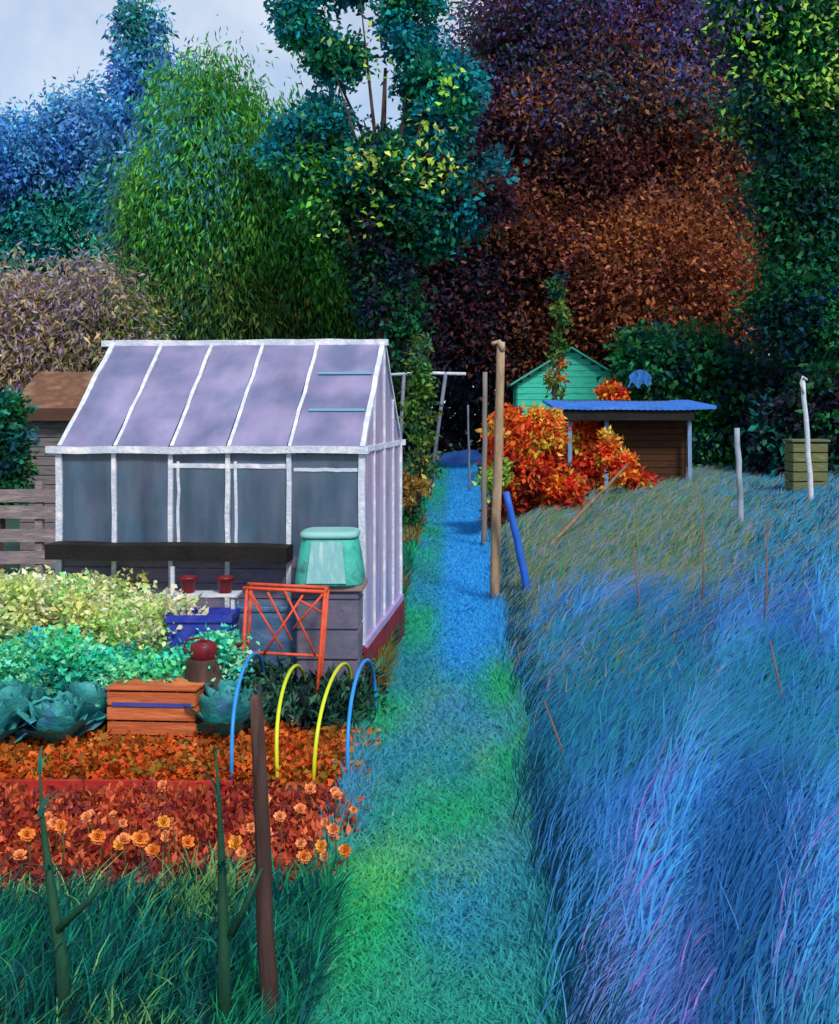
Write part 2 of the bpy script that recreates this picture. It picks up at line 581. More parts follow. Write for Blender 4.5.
def cover(name, label, cat, n, xr, yr, zr, leaf, pal, seed, k=1.5, clump=0.12, per=40, shape=None, up=0.5):
    """a mass of low plants: clumps of leaves over a patch of ground"""
    rng = np.random.default_rng(seed)
    x = xr[0] + (xr[1] - xr[0]) * rng.random(n); y = yr[0] + (yr[1] - yr[0]) * rng.random(n)
    if shape is not None:
        kp = shape(x, y); x, y = x[kp], y[kp]; n = len(x)
    z = zr[0] + (zr[1] - zr[0]) * rng.random(n) * (0.55 + 0.45 * N2(x * 2.2, y * 2.2))
    col = pick(pal, n, rng, 0.2, k)
    P = (np.c_[x, y, z][:, None, :] + rng.normal(size=(n, per, 3)) * clump * np.array([1, 1, .7])).reshape(-1, 3)
    P[:, 2] = np.maximum(P[:, 2], 0.01)
    D = rng.normal(size=(n * per, 3)); D[:, 2] = np.abs(D[:, 2]) * up + 0.15
    C = np.clip(np.repeat(col, per, 0) * np.exp(rng.normal(0, .2, (n * per, 1))), 0, .92)
    s = 0.6 + 0.8 * rng.random(n * per)
    me = leaves(name, P, D, leaf[0] * s, leaf[1] * s, C, rng)
    return tag(link(name, me, LEAF), label, cat, kind="stuff")


LIME = [(200, 224, 130), (172, 224, 110), (212, 224, 164), (150, 216, 120), (206, 212, 150)]
cover("lime_foliage", "pale lime and cream leafy crop in front of the greenhouse", "crop", 420, (-4.6, -2.2), (8.75, 9.35), (0.35, 1.16), (0.055, 0.032), LIME, 31, 1.55, 0.09, per=75,
      shape=lambda x, y: (x < -2.45) | (RNG.random(len(x)) < 0.4))
TURQ = [(64, 200, 150), (50, 180, 150), (90, 214, 140), (40, 150, 150), (120, 220, 150)]
cover("turquoise_foliage", "turquoise green leafy crop in front of the pale lime plants", "crop", 420, (-4.2, -1.75), (8.4, 8.8), (0.12, 0.76), (0.052, 0.032), TURQ, 32, 1.45, 0.08, per=75)
DARKG = [(24, 52, 44), (30, 80, 60), (44, 96, 76), (30, 40, 50), (70, 110, 90)]
cover("dark_foliage", "dark green weedy growth under the coloured hoops", "weeds", 260, (-1.9, -0.75), (8.35, 9.3), (0.02, 0.38), (0.08, 0.03), DARKG, 33, 1.2, 0.09, up=1.2)
ORNG = [(168, 78, 26), (140, 72, 22), (190, 92, 34), (120, 76, 26), (172, 66, 26), (120, 90, 34)]
cover("orange_foliage", "rusty orange leafy ground cover across the bed under the hoops", "ground cover", 1000, (-4.6, -0.68), (7.4, 8.4), (0.005, 0.07), (0.05, 0.034), ORNG, 34, 1.75, 0.06)
CRIM = [(150, 52, 38), (128, 40, 36), (176, 78, 50), (112, 46, 48), (186, 92, 56), (150, 70, 40)]
cover("crimson_foliage", "crimson leafy bedding plants in front of the red edging board", "ground cover", 900, (-3.7, -0.66), (5.7, 7.0), (0.005, 0.10), (0.05, 0.024), CRIM, 35, 1.45, 0.05, up=1.2)

# foreground greenery, bottom left: blades plus broad leaves
n = 16000
y = 3.3 + 2.1 * RNG.random(n); x = -2.9 + (2.36 - 0.1 * N1(y * 3, 2)) * RNG.random(n)
a = N1(x * 2.5, y * 1.5); b = N2(x * 4, y * 3)
pal = np.array([lin((14, 88, 66)), lin((24, 118, 80)), lin((18, 66, 70)), lin((20, 96, 84)), lin((12, 50, 50)), lin((92, 140, 84))])
C = pal[np.clip((a * 6 + RNG.normal(0, .8, n)).astype(int), 0, 5)] * 1.9 * np.exp(RNG.normal(0, .25, (n, 1)))
H = (0.16 + 0.30 * RNG.random(n)) * (0.7 + .6 * b)
lean = RNG.normal(0, 0.10, (n, 2)) + np.array([0.05, 0])
me = blades("foreground_grass", np.c_[x, y, np.zeros(n)], lean, H, 0.011 * (0.6 + RNG.random(n)), np.clip(C, 0, .92), 4, 0.8)
tag(link("foreground_grass", me, BLADE), "dark teal green grass and weeds in the near left corner", "grass", kind="stuff")
# verge between greenhouse and path, and rough grass beyond the greenhouse
n = 15000
y = 9.6 * (50 / 9.6) ** RNG.random(n)
x = -0.62 - 0.004 * y - (0.05 + 0.05 * y) * RNG.random(n) ** 1.5 * np.where(y < 12.6, 0.05, 1.0)
a = N1(x * 2, y * .6)
pal = np.array([lin((32, 160, 104)), lin((26, 120, 92)), lin((30, 76, 70)), lin((128, 96, 36)), lin((34, 150, 120))])
C = pal[np.clip((a * 5 + RNG.normal(0, .5, n)).astype(int), 0, 4)] * 1.4 * np.exp(RNG.normal(0, .2, (n, 1)))
me = blades("verge_grass", np.c_[x, y, np.zeros(n)], RNG.normal(0, .08, (n, 2)), 0.15 + .3 * RNG.random(n), 0.012 + 0.001 * y, np.clip(C, 0, .92), 3, 0.8)
tag(link("verge_grass", me, BLADE), "green verge grass growing along the left of the path past the greenhouse", "grass", kind="stuff")

# ------------------------------------------------------------------ background trees
BLUEF = [(58, 100, 158), (44, 92, 146), (76, 122, 172), (36, 100, 126)]
TEALF = [(18, 92, 88), (22, 104, 84), (30, 110, 100), (16, 76, 90)]
GRN = [(66, 134, 46), (52, 118, 50), (84, 146, 52), (56, 104, 40), (48, 128, 84)]
GRND = [(50, 92, 44), (64, 100, 40), (90, 104, 44), (44, 84, 58)]
LEAVES_T = [(12, 98, 112), (16, 84, 96), (22, 110, 84), (14, 120, 130), (24, 96, 60)]
LIMEL = [(140, 204, 62), (110, 196, 60), (160, 200, 80)]
COP = [(88, 52, 40), (104, 60, 40), (78, 44, 42), (112, 70, 46), (88, 44, 40)]
COPD = [(58, 30, 38), (44, 30, 44), (70, 34, 34), (34, 28, 44)]
RUST = [(128, 72, 38), (140, 80, 44), (118, 60, 32)]
PURP = [(66, 60, 108), (54, 52, 90), (80, 66, 112), (56, 74, 116), (48, 48, 66), (40, 66, 60)]
DKG = [(14, 66, 48), (18, 80, 44), (24, 92, 48), (14, 52, 66), (26, 64, 36)]
MIDN = [(30, 28, 44), (24, 30, 50), (40, 30, 40), (20, 40, 46)]
K = 1.7
# far wood that closes the view: one mass
lob = []
for px in range(-60, 920, 45):
    lob.append((px, 400 - (60 if px > 380 else 20), 60, 120 if px > 380 else 60, MIDN if px > 380 else TEALF, 60, random.uniform(-3, 3)))
o = link("far_wood", crown(lob, 66, 3, leaf=(0.55, 0.34), per=60, k=K, clump=1.2), LEAF)
tag(o, "dark far off wood closing the view behind the plots", "wood", kind="stuff")

tree("conifer", "blue green spire shaped tree against the sky at left", "tree", 140, 56, 5,
     [(140, 40, 16, 40, TEALF + BLUEF, 40), (142, 110, 30, 60, BLUEF, 70), (145, 190, 46, 70, BLUEF + TEALF, 90), (150, 270, 55, 60, TEALF, 80)],
     41, 0.35, 4, leaf=(0.36, 0.15), per=80, droop=0.35, k=2.4, clump=0.9)
tree("broadleaf_tree", "blue leaved tree at the far left edge below pale sky", "tree", 40, 60, 110,
     [(30, 165, 60, 55, BLUEF, 130), (85, 150, 45, 60, BLUEF, 110), (-30, 190, 60, 60, BLUEF, 90), (60, 235, 70, 60, TEALF, 150), (-10, 260, 60, 60, TEALF, 110)],
     42, 0.4, 5, leaf=(0.36, 0.15), per=75, droop=0.3, k=2.4, clump=0.9)
tree("willow_tree", "tall bright green willow right behind the greenhouse roof", "tree", 235, 40, 95,
     [(220, 150, 50, 60, GRN, 120), (190, 230, 60, 75, GRN, 170), (270, 215, 70, 80, GRN, 190), (330, 270, 60, 75, GRN, 170), (205, 180, 40, 60, [(50, 130, 120), (60, 120, 150), (66, 134, 46)], 70, -1), (300, 180, 40, 40, GRN + LEAVES_T, 60), (150, 260, 30, 70, [(60, 110, 96), (70, 96, 84)], 50), (240, 310, 90, 60, GRND, 170), (355, 330, 45, 60, GRND, 90), (175, 330, 50, 60, GRND, 90)],
     43, 0.4, 6, leaf=(0.30, 0.07), per=120, droop=0.9, k=K, clump=0.9)
tree("willow_tree", "slimmer blue green willow left of the bright green one", "tree", 178, 50, 60,
     [(180, 120, 34, 50, GRN + BLUEF, 90), (165, 200, 40, 70, BLUEF + TEALF, 110), (170, 290, 50, 60, TEALF + GRND, 90)],
     44, 0.3, 4, leaf=(0.4, 0.1), per=70, droop=0.8, k=2.1, clump=0.9)
tree("broadleaf_tree", "teal leaved tree with lime flecks and sky gaps above the greenhouse", "tree", 392, 34, -40,
     [(300, 10, 20, 34, LEAVES_T, 30), (352, -22, 26, 20, LEAVES_T, 24), (335, 62, 24, 16, LEAVES_T, 28), (412, 14, 24, 44, LEAVES_T, 46), (424, 78, 18, 18, LEAVES_T, 28), (385, 285, 22, 40, DKG + MIDN, 46), (405, 335, 18, 30, DKG + MIDN, 26),
      (322, 128, 24, 24, LEAVES_T, 40), (436, 130, 28, 36, LEAVES_T, 50), (300, 150, 26, 24, GRN + LEAVES_T, 30), (380, 175, 50, 34, LEAVES_T + DKG, 80), (450, 85, 26, 30, LEAVES_T, 34),
      (345, 200, 36, 40, DKG + GRN, 50), (375, 235, 30, 40, DKG + MIDN, 50), (420, 215, 36, 40, LEAVES_T + DKG, 50), (470, 190, 40, 40, LEAVES_T + COPD, 40),
      (385, 162, 24, 8, LIMEL, 14, -1.5, 9), (345, 200, 40, 50, LIMEL, 18, -1.5, 5), (435, 110, 22, 50, LIMEL, 9, -1.5, 7), (440, 180, 14, 10, LIMEL, 4, -1.5, 10), (350, 62, 40, 30, LIMEL, 5, -1.5, 4)],
     45, 0.34, 10, leaf=(0.22, 0.13), per=70, k=K, clump=0.55, fill=.6)
tree("copper_beech", "huge copper brown beech filling the middle of the background", "tree", 610, 46, -60,
     [(560, 40, 90, 70, PURP + COPD, 190), (660, 60, 90, 80, PURP + COPD, 190), (610, 110, 110, 60, PURP + COP, 150, -1), (520, 110, 60, 70, PURP + COPD, 120), (600, 170, 110, 60, COP + COPD, 240), (480, 220, 80, 70, COPD + COP, 190),
      (690, 190, 90, 80, COP, 210), (560, 260, 100, 70, COP + COPD, 230), (660, 280, 100, 80, COP + RUST, 300, -2), (740, 270, 60, 90, COP + COPD, 150), (450, 300, 70, 80, MIDN + COPD, 170), (540, 340, 70, 50, MIDN + COP, 110), (740, 120, 50, 70, PURP + COPD, 90)],
     46, 0.7, 10, BARK_RED, leaf=(0.24, 0.12), per=160, k=2.2, clump=1.5, fill=.2)
tree("broadleaf_tree", "dark green tree with lime leaves at the right edge", "tree", 815, 30, -60,
     [(760, 10, 40, 40, DKG, 50), (820, 50, 50, 50, DKG, 70), (780, 110, 46, 40, DKG + [(110, 150, 60)], 60), (850, 140, 50, 60, DKG, 70), (800, 200, 44, 50, DKG, 70), (850, 250, 50, 60, DKG + TEALF, 70), (805, 300, 44, 60, DKG + [(16, 56, 84)], 70), (860, 350, 50, 60, DKG, 60),
      (790, 50, 60, 60, LIMEL, 40, -1.5, 7), (730, 15, 40, 20, LIMEL + PURP, 16, -1, 10)],
     47, 0.3, 8, leaf=(0.19, 0.11), per=100, k=K, clump=0.7)
tree("bush", "dark green bushy growth behind the right end of the shed", "bush", 705, 33, 340,
     [(690, 375, 50, 40, DKG, 80), (735, 400, 50, 50, DKG, 80), (660, 365, 40, 35, DKG, 60), (712, 440, 46, 50, DKG + [(70, 140, 80)], 90), (770, 430, 50, 60, DKG + MIDN, 80)],
     48, 0.14, 4, leaf=(0.24, 0.14), per=60, k=K, clump=0.55)
tree("bush", "dark midnight green bush at the right edge below the lime tree", "bush", 835, 29, 360,
     [(830, 420, 50, 50, MIDN + DKG, 90), (800, 450, 40, 40, MIDN + TEALF, 70), (870, 430, 50, 60, DKG, 70)],
     49, 0.14, 4, leaf=(0.24, 0.14), per=55, k=K, clump=0.55)
tree("sapling", "slim leafy sapling standing in front of the teal shed", "tree", 557, 31, 265,
     [(557, 290, 4, 22, GRND + DKG, 9), (560, 330, 4, 26, GRND, 10), (556, 372, 4, 24, GRND + ORNG, 9)],
     50, 0.12, 3, leaf=(0.16, 0.08), per=34, k=K, clump=0.2)
tree("sapling", "thin olive leaved sapling beside the crossbar frame", "tree", 420, 27, 335,
     [(420, 365, 7, 28, GRND, 14), (418, 410, 8, 30, GRND, 16), (422, 460, 9, 26, GRND + [(128, 100, 44)], 12)],
     51, 0.07, 3, leaf=(0.17, 0.08), per=36, k=K, clump=0.28)
BEIGE = [(150, 132, 112), (134, 120, 124), (122, 120, 92), (158, 140, 96), (128, 112, 140)]
tree("hedge", "beige and mauve overgrown hedge behind the little hut", "hedge", 60, 27, 285,
     [(10, 325, 40, 30, BEIGE, 80), (50, 340, 40, 30, BEIGE, 80), (95, 318, 36, 30, BEIGE, 80), (120, 350, 30, 40, BEIGE + GRND, 60), (40, 400, 60, 50, BEIGE, 120), (-30, 360, 50, 60, BEIGE, 80), (100, 420, 50, 40, BEIGE, 60)],
     52, 0.12, 6, leaf=(0.2, 0.055), per=110, droop=0.4, k=1.5, clump=0.75, fill=.3)
tree("bush", "dark green rounded bush at the left edge above the slatted fence", "bush", 0, 15, 392,
     [(0, 430, 20, 36, DKG + TEALF, 60), (-18, 460, 30, 50, DKG, 60), (4, 470, 18, 34, DKG, 40)],
     53, 0.05, 3, leaf=(0.11, 0.06), per=45, k=K, clump=0.2)
tree("bush", "low green bush along the fence behind the greenhouse corner", "bush", 410, 22, 470,
     [(412, 495, 12, 20, [(134, 104, 48), (110, 84, 40)], 8), (408, 520, 8, 26, DKG, 14)],
     54, 0.03, 2, leaf=(0.12, 0.06), per=40, k=K, clump=0.16)
FLAME = [(222, 70, 28), (204, 50, 30), (236, 120, 44), (214, 84, 30), (180, 44, 34), (246, 150, 60)]
FLAMED = [(120, 40, 30), (170, 50, 34), (84, 40, 36), (204, 70, 34)]
tree("flame_shrub", "big flame red and orange shrub between the tall poles and the shed", "shrub", 525, 22, 405,
     [(508, 434, 16, 20, FLAME, 60), (540, 438, 16, 18, FLAME, 70), (522, 470, 30, 26, FLAME + FLAMED, 110), (555, 490, 22, 22, FLAME + FLAMED, 60), (512, 515, 16, 30, FLAMED, 60), (544, 420, 12, 6, [(240, 140, 50), (230, 100, 40)], 14), (500, 478, 16, 10, [(120, 150, 60)], 8, -.6)],
     55, 0.06, 10, BARK_RED, leaf=(0.14, 0.08), per=52, k=1.6, clump=0.2)
tree("flame_shrub", "flame red shrub filling the open left bay of the brown shed", "shrub", 590, 26.7, 425,
     [(584, 445, 14, 24, FLAME, 44), (602, 455, 12, 26, FLAME, 44), (592, 480, 22, 18, FLAME + FLAMED, 50)],
     58, 0.05, 6, BARK_RED, leaf=(0.16, 0.09), per=48, k=1.6, clump=0.2)
tree("flame_shrub", "small orange red shrub in front of the brown shed wall", "shrub", 626, 24, 460,
     [(622, 468, 12, 12, FLAME, 22), (640, 482, 12, 5, FLAMED + FLAME, 9), (608, 448, 5, 16, FLAME, 12)],
     56, 0.04, 4, BARK_RED, leaf=(0.13, 0.07), per=36, k=1.6, clump=0.17)
tree("flame_shrub", "orange shrub peeping over the blue shed roof", "shrub", 610, 31.5, 385,
     [(609, 392, 8, 8, FLAME, 14), (616, 396, 8, 6, FLAME, 8)],
     57, 0.04, 4, BARK_RED, leaf=(0.16, 0.09), per=40, k=1.6, clump=0.18)

# ------------------------------------------------------------------ sheds, hut, fence, far things
def boards(mb, x0, x1, y, z0, z1, bh, t=0.025):
    z = z0
    while z < z1 - 0.01:
        zz = min(z + bh - 0.012, z1)
        mb.box((x0, y - t / 2 + random.uniform(-.004, .004), z), (x1, y + t / 2, zz), 0.004)
        z += bh
    return mb


# brown open-fronted shed with a blue roof
Y0 = 26.0
X = lambda px, Y=Y0: (px - VX) * Y / F
gx = float(gz(X(640), Y0))
shed = empty("shed", (X(640), Y0, gx), "brown timber shed with a bright blue sloping roof and open left bay", "shed")
ox = X(640)
brown = mat("brown_boards", [lin((54, 30, 14)), lin((72, 42, 20)), lin((42, 26, 18))], 3, 0.85, 0.4, (1, 1, 6))
bluep = mat("blue_roof_paint", [lin((34, 84, 176)), lin((56, 116, 206)), lin((84, 140, 220))], 2.5, 0.6, 0.3, (1, 4, 1))
bpost = mat("pale_blue_post", [lin((96, 128, 170)), lin((120, 146, 178))], 5, 0.7, 0.3)
black = mat("black_stain", [lin((14, 12, 12)), lin((30, 24, 22))], 5, 0.75, 0.4)
zt = CAM_H - gx
m_ = MB(); boards(m_, X(612) - ox, X(688) - ox, 0.4, 0, zt + 0.02, 0.16); m_.build("front_wall", brown, shed)
m_ = MB(); boards(m_, X(568) - ox, X(690) - ox, 2.6, 0, zt + 0.3, 0.16); m_.build("back_wall", brown, shed)
m_ = MB()
z = 0
while z < zt:
    m_.box((X(689) - ox, 0.42, z), (X(689) - ox + .03, 2.6, z + .148), 0.004); z += 0.16
m_.build("side_wall", brown, shed)
for px in (570, 606, 690):
    MB().bar((X(px) - ox, 0, -0.05), (X(px) - ox + random.uniform(-.03, .03), 0, zt + 0.03), 0.09, 0.09, bevel=0.008).build("post", bpost, shed)
m_ = MB()                                                     # corrugated sheet rising to the back
nx, lo, hi = 90, X(552) - ox, X(713) - ox
prev = None
for i in range(nx + 1):
    xx_ = lo + (hi - lo) * i / nx
    dz = 0.008 * math.sin(i * 1.9) + 0.05 * mnoise.noise((xx_ * 0.9, 2, 0))
    col_ = [m_.bm.verts.new((xx_, -0.35, zt + 0.12 + dz)), m_.bm.verts.new((xx_, 2.9, zt + 0.30 + dz)),
            m_.bm.verts.new((xx_, 2.9, zt + 0.26 + dz)), m_.bm.verts.new((xx_, -0.35, zt + 0.05 + dz))]
    if prev:
        for k in range(4):
            m_.bm.faces.new((prev[k], col_[k], col_[(k + 1) % 4], prev[(k + 1) % 4]))
    else:
        m_.bm.faces.new(col_[::-1])
    prev = col_
m_.bm.faces.new(prev)
m_.build("roof", bluep, shed)
MB().box((X(556) - ox, -0.28, zt - 0.20), (X(692) - ox, -0.22, zt + 0.035), 0.006).build("fascia", black, shed)  # black strip standing in for the shaded underside of the roof
MB().box((X(602) - ox, -0.05, zt * 0.55), (X(612) - ox, 0.42, zt * 0.55 + 0.05), 0.005).build("rail", bpost, shed)

# teal boarded shed behind
Y1 = 36.0
tx = X(571, Y1); tg = float(gz(tx, Y1))
ts = empty("shed", (tx, Y1, tg), "teal painted boarded shed with a low gable behind the flame shrub", "shed")
teal = mat("teal_boards", [lin((44, 164, 144)), lin((62, 198, 168)), lin((50, 180, 160))], 2, 0.7, 0.3, (1, 1, 5))
tealr = mat("teal_roof", [lin((40, 150, 130)), lin((60, 176, 150))], 2, 0.7, 0.3)
za = CAM_H - tg
hw = 57 * Y1 / F
ztop = za + 0.95
m_ = MB(); boards(m_, -hw + .12, hw - .12, 0, 0, ztop, 0.2); m_.build("wall", teal, ts)
m_ = MB()
for i in range(5):                                            # boards of the gable, shorter towards the ridge
    zz = ztop + i * 0.2
    half = (hw - .1) * (1 - (i + .5) / 5.6)
    m_.box((-half, -0.012, zz), (half, 0.012, zz + .188), 0.004)
m_.build("gable", teal, ts)
m_ = MB(); ra = ztop + 1.12
for s in (-1, 1):
    a, b = Vector((s * (hw + .12), -0.25, ztop - 0.1)), Vector((0, -0.25, ra))
    m_.poly([a, b, b + Vector((0, 2.6, 0)), a + Vector((0, 2.6, 0))], (0, 0, 0.06))
m_.build("roof", tealr, ts)
for s in (-1, 1):
    z = 0; m_ = MB()
    while z < ztop - .05:
        m_.box((s * (hw - .1) - .012, 0.02, z), (s * (hw - .1) + .012, 2.3, z + .188), 0.004); z += .2
    m_.build("side_wall", teal, ts)

# little hut behind the greenhouse
Y2 = 17.5
hut = empty("hut", (X(66, Y2), Y2, 0), "small grey boarded hut with a brown roof left of the greenhouse", "hut")
huw = mat("grey_mauve_boards", [lin((96, 92, 98)), lin((120, 110, 112)), lin((84, 86, 84))], 3, 0.85, 0.4, (1, 1, 6))
hur = mat("brown_felt_roof", [lin((120, 88, 66)), lin((98, 66, 48)), lin((136, 104, 84))], 3, 0.9, 0.5)
hw2 = 46 * Y2 / F
zt2 = CAM_H - (412 - HY) * Y2 / F
m_ = MB(); boards(m_, -hw2, hw2, 0, 0, zt2, 0.15); m_.build("wall", huw, hut)
for s in (-1, 1):
    boards_z = 0; m_ = MB()
    while boards_z < zt2 - .05:
        m_.box((s * hw2 - .012, 0.02, boards_z), (s * hw2 + .012, 2.2, boards_z + .138), .004); boards_z += .15
    m_.build("side_wall", huw, hut)
MB().poly([(-hw2 - .12, -0.2, zt2), (hw2 + .12, -0.2, zt2), (hw2 + .12, 1.1, zt2 + .62), (-hw2 - .12, 1.1, zt2 + .62)], (0, 0, .06)).build("roof", hur, hut)
MB().poly([(-hw2 - .12, 2.4, zt2), (hw2 + .12, 2.4, zt2), (hw2 + .12, 1.105, zt2 + .62), (-hw2 - .12, 1.105, zt2 + .62)], (0, 0, .06)).build("roof", hur, hut)
MB().box((-hw2 - .12, -0.235, zt2 - .14), (hw2 + .12, -0.205, zt2 + .06), .005).build("fascia", mat("dark_brown_board", [lin((70, 46, 36)), lin((92, 60, 46))], 3), hut)

# slatted fence at the left
Y3 = 13.0
fen = empty("fence", (X(0, Y3), Y3, 0), "weathered pinkish slatted fence left of the greenhouse", "fence")
slat = mat("weathered_slat", [lin((150, 134, 134)), lin((120, 110, 116)), lin((170, 152, 146))], 3, 0.85, 0.5, (1, 6, 6))
for z in (0.22, 0.5, 0.78, 1.06, 1.31, 1.52):
    MB().bar((-2.2, random.uniform(-.01, .01), z + random.uniform(-.02, .02)), (1.1, 0, z + random.uniform(-.02, .02)), 0.025, 0.15, bevel=.004, wob=.008, n=6).build("slat", slat, fen)
for x in (-2.0, -0.75, 0.45):
    MB().box((x - .045, .016, -.05), (x + .045, .1, 1.68), .006, .004).build("post", slat, fen)

# blue tarpaulin heap at the end of the path
tp = MB()
bm = tp.bm
gr = 16
vv = [[bm.verts.new((-1 + 2 * i / gr, -1 + 2 * j / gr, 0)) for i in range(gr + 1)] for j in range(gr + 1)]
for row in vv:
    for v in row:
        r = max(abs(v.co.x), abs(v.co.y))
        z = 0.95 * (1 - r ** 3) * (0.75 + 0.5 * mnoise.noise((v.co.x * 1.6, v.co.y * 1.6, 4))) + 0.05 * mnoise.noise((v.co.x * 6, v.co.y * 6, 1))
        v.co = Vector((v.co.x * 1.5, v.co.y * 1.2, max(z, 0) * .8))
for j in range(gr):
    for i in range(gr):
        bm.faces.new((vv[j][i], vv[j][i + 1], vv[j + 1][i + 1], vv[j + 1][i])).smooth = True
tarp = tp.build("tarpaulin", mat("blue_tarp", [lin((44, 112, 210)), lin((64, 140, 230))], 2, 0.45, 0.3), None, (X(462, 52), 52, 0.02))
tag(tarp, "bright blue tarpaulin over a heap where the path ends", "tarpaulin")

# ------------------------------------------------------------------ poles and posts
pale_w = mat("pale_wood", [lin((176, 150, 118)), lin((150, 124, 100)), lin((196, 172, 140))], 4, 0.8, 0.5, (2, 2, .4))
grey_w = mat("grey_wood", [lin((110, 104, 104)), lin((134, 122, 112))], 4, 0.85, 0.5, (2, 2, .4))
slate = mat("slate_metal", [lin((92, 100, 124)), lin((116, 120, 140))], 4, 0.6, 0.2)
whitep = mat("flaking_white_paint", [lin((214, 218, 226)), lin((180, 190, 204)), lin((222, 214, 214))], 6, 0.7, 0.4)


def pole(name, label, cat, top, bot, Y, r, m, extra=None, group=None, dY=0.0, wob=0.012, sink=0.1):
    p = at(*bot, Y); q = at(*top, Y + dY)
    p.z = float(gz(p.x, p.y)) - sink
    root = empty(name, (p.x, p.y, p.z + sink), label, cat, group)
    pts = []
    for i in range(9):
        t = i / 8
        v = (p.lerp(q, t) - root.location)
        if 0 < i < 8: v += Vector((random.uniform(-wob, wob), random.uniform(-wob, wob), 0))
        pts.append(v)
    MB().tube(pts, [r * (1.1 - .25 * i / 8) for i in range(9)], 8).build("shaft", m, root)
    if extra: extra(root, q - root.location)
    return root


def crook(root, q):
    MB().tube([q + Vector((0.02, -.02, -.12)), q + Vector((-.03, -.03, .0)), q + Vector((-.12, -.03, -.03))], [.045, .04, .03]).build("crook", pale_w, root)


pole("wooden_pole", "tall pale wooden pole with a crooked top beside the path", "pole", (501, 342), (495, 606), 14.2, 0.062, pale_w, crook, "poles along the path", wob=.02)
pole("wooden_pole", "thinner grey pole just behind the tall pale pole", "pole", (485, 372), (484, 530), 20, 0.05, grey_w, None, "poles along the path")
pole("prop", "bright blue prop leaning against the bank right of the tall pole", "prop", (506, 492), (534, 610), 13.8, 0.05, mat("blue_prop_paint", [lin((30, 84, 180)), lin((40, 100, 200))], 4, .5, .2), None)
pole("garden_post", "slate and white post standing in the blue grass", "post", (737, 428), (742, 575), 17, 0.05, mat("slate_white_paint", [lin((100, 112, 124)), lin((176, 190, 204))], 1.6, .7, .4), None, "posts in the tall grass")


def hook(root, q):
    MB().tube([q + Vector((0, -.03, -.25)), q + Vector((-.06, -.05, -.05)), q + Vector((-.02, -.05, .06)), q + Vector((.06, -.05, 0))], .022).build("hook", whitep, root)


pole("garden_post", "leaning white post with a hook near the right edge", "post", (803, 380), (814, 545), 20, 0.05, whitep, hook, "posts in the tall grass")
pole("bamboo_cane", "brown stick lying up the bank through the flame shrub", "cane", (628, 464), (496, 545), 15, 0.028, mat("brown_cane", [lin((150, 120, 96)), lin((104, 76, 56))], 5), None, dY=5)
pole("bamboo_cane", "slim pale cane left of the thinner grey pole", "cane", (468, 405), (470, 470), 34, 0.035, slate, None)

# frame with a crossbar over the end of the path
Yf = 30
fr_ = empty("bar_frame", (X(425, Yf), Yf, 0), "slate grey frame of two leaning posts and a crossbar past the greenhouse", "frame")
o_ = fr_.location
def L3(px, py, dy=0): return at(px, py, Yf + dy) - o_
MB().tube([L3(388, 375), L3(425, 373), L3(466, 374)], .045).build("crossbar", whitep, fr_)
b_ = L3(428, 500); b_.z = -.05
MB().tube([L3(446, 372), L3(438, 430), b_], .05).build("post", slate, fr_)
b_ = L3(398, 500); b_.z = -.05
MB().tube([L3(404, 374), L3(401, 430), b_], .05).build("post", slate, fr_)

# khaki bin beside the hooked post
kb = empty("compost_bin", (X(806, 23), 23, float(gz(X(806, 23), 23))), "khaki box shaped bin behind the hooked white post", "bin")
khaki = mat("khaki_board", [lin((112, 112, 70)), lin((92, 100, 66)), lin((128, 124, 84))], 3, .85, .4, (1, 1, 5))
m_ = MB()
for i in range(7):
    m_.box((-.36, -.3, .02 + i * .2), (.36, .3, .2 + i * .2), .008)
m_.build("boards", khaki, kb)
MB().box((-.4, -.34, 1.43), (.4, .34, 1.48), .008).build("lid", khaki, kb)

# blue rag in the bush
rg = MB()
gr = 18
vv = []
for j in range(gr + 1):
    t = j / gr
    row = []
    for i in range(gr + 1):
        u = i / gr * 2 - 1
        drop = .50 - .22 * abs(u) + .07 * math.cos(u * 8 + 1)
        row.append(rg.bm.verts.new((u * (.30 + .06 * t) + .03 * math.sin(5 * t + u), .07 * math.sin(u * 9) * (.3 + t) - .05 * t, .18 * (1 - u * u) - drop * t)))
    vv.append(row)
for j in range(gr):
    for i in range(gr):
        rg.bm.faces.new((vv[j][i], vv[j][i + 1], vv[j + 1][i + 1], vv[j + 1][i])).smooth = True
bmesh.ops.solidify(rg.bm, geom=list(rg.bm.faces), thickness=.012)
tag(rg.build("cloth", mat("sky_blue_cloth", [lin((60, 130, 210)), lin((80, 150, 226))], 3, .8), None, at(640, 376, 31.7)), "sky blue rag caught in the dark bush above the shed", "cloth")

# ------------------------------------------------------------------ greenhouse
GT = math.radians(4.5)
gh = empty("greenhouse", (-0.80, 9.5, 0), "small white framed greenhouse with dusty lilac roof panes and a maroon plinth", "greenhouse", None, -GT)
GL, GW, ZP, ZS, ZE, ZR = 2.70, 2.5, 0.49, 1.27, 2.17, 3.16
gwhite = mat("greenhouse_white_paint", [lin((226, 226, 232)), lin((186, 194, 212)), lin((236, 234, 236))], 7, .65, .5)
gmaroon = mat("maroon_brick", [lin((104, 28, 40)), lin((130, 38, 46)), lin((84, 26, 44))], 3, .85, .6)
gpanel = mat("slate_lilac_boards", [lin((84, 92, 118)), lin((122, 112, 138)), lin((70, 88, 116))], 2.2, .85, .4, (1, 1, 3))
groof = glass("dusty_roof_glass", (0.72, 0.72, 0.86), (lin((164, 156, 192)), lin((122, 128, 164))), 0.66, 0.15, (3, 1, 1))
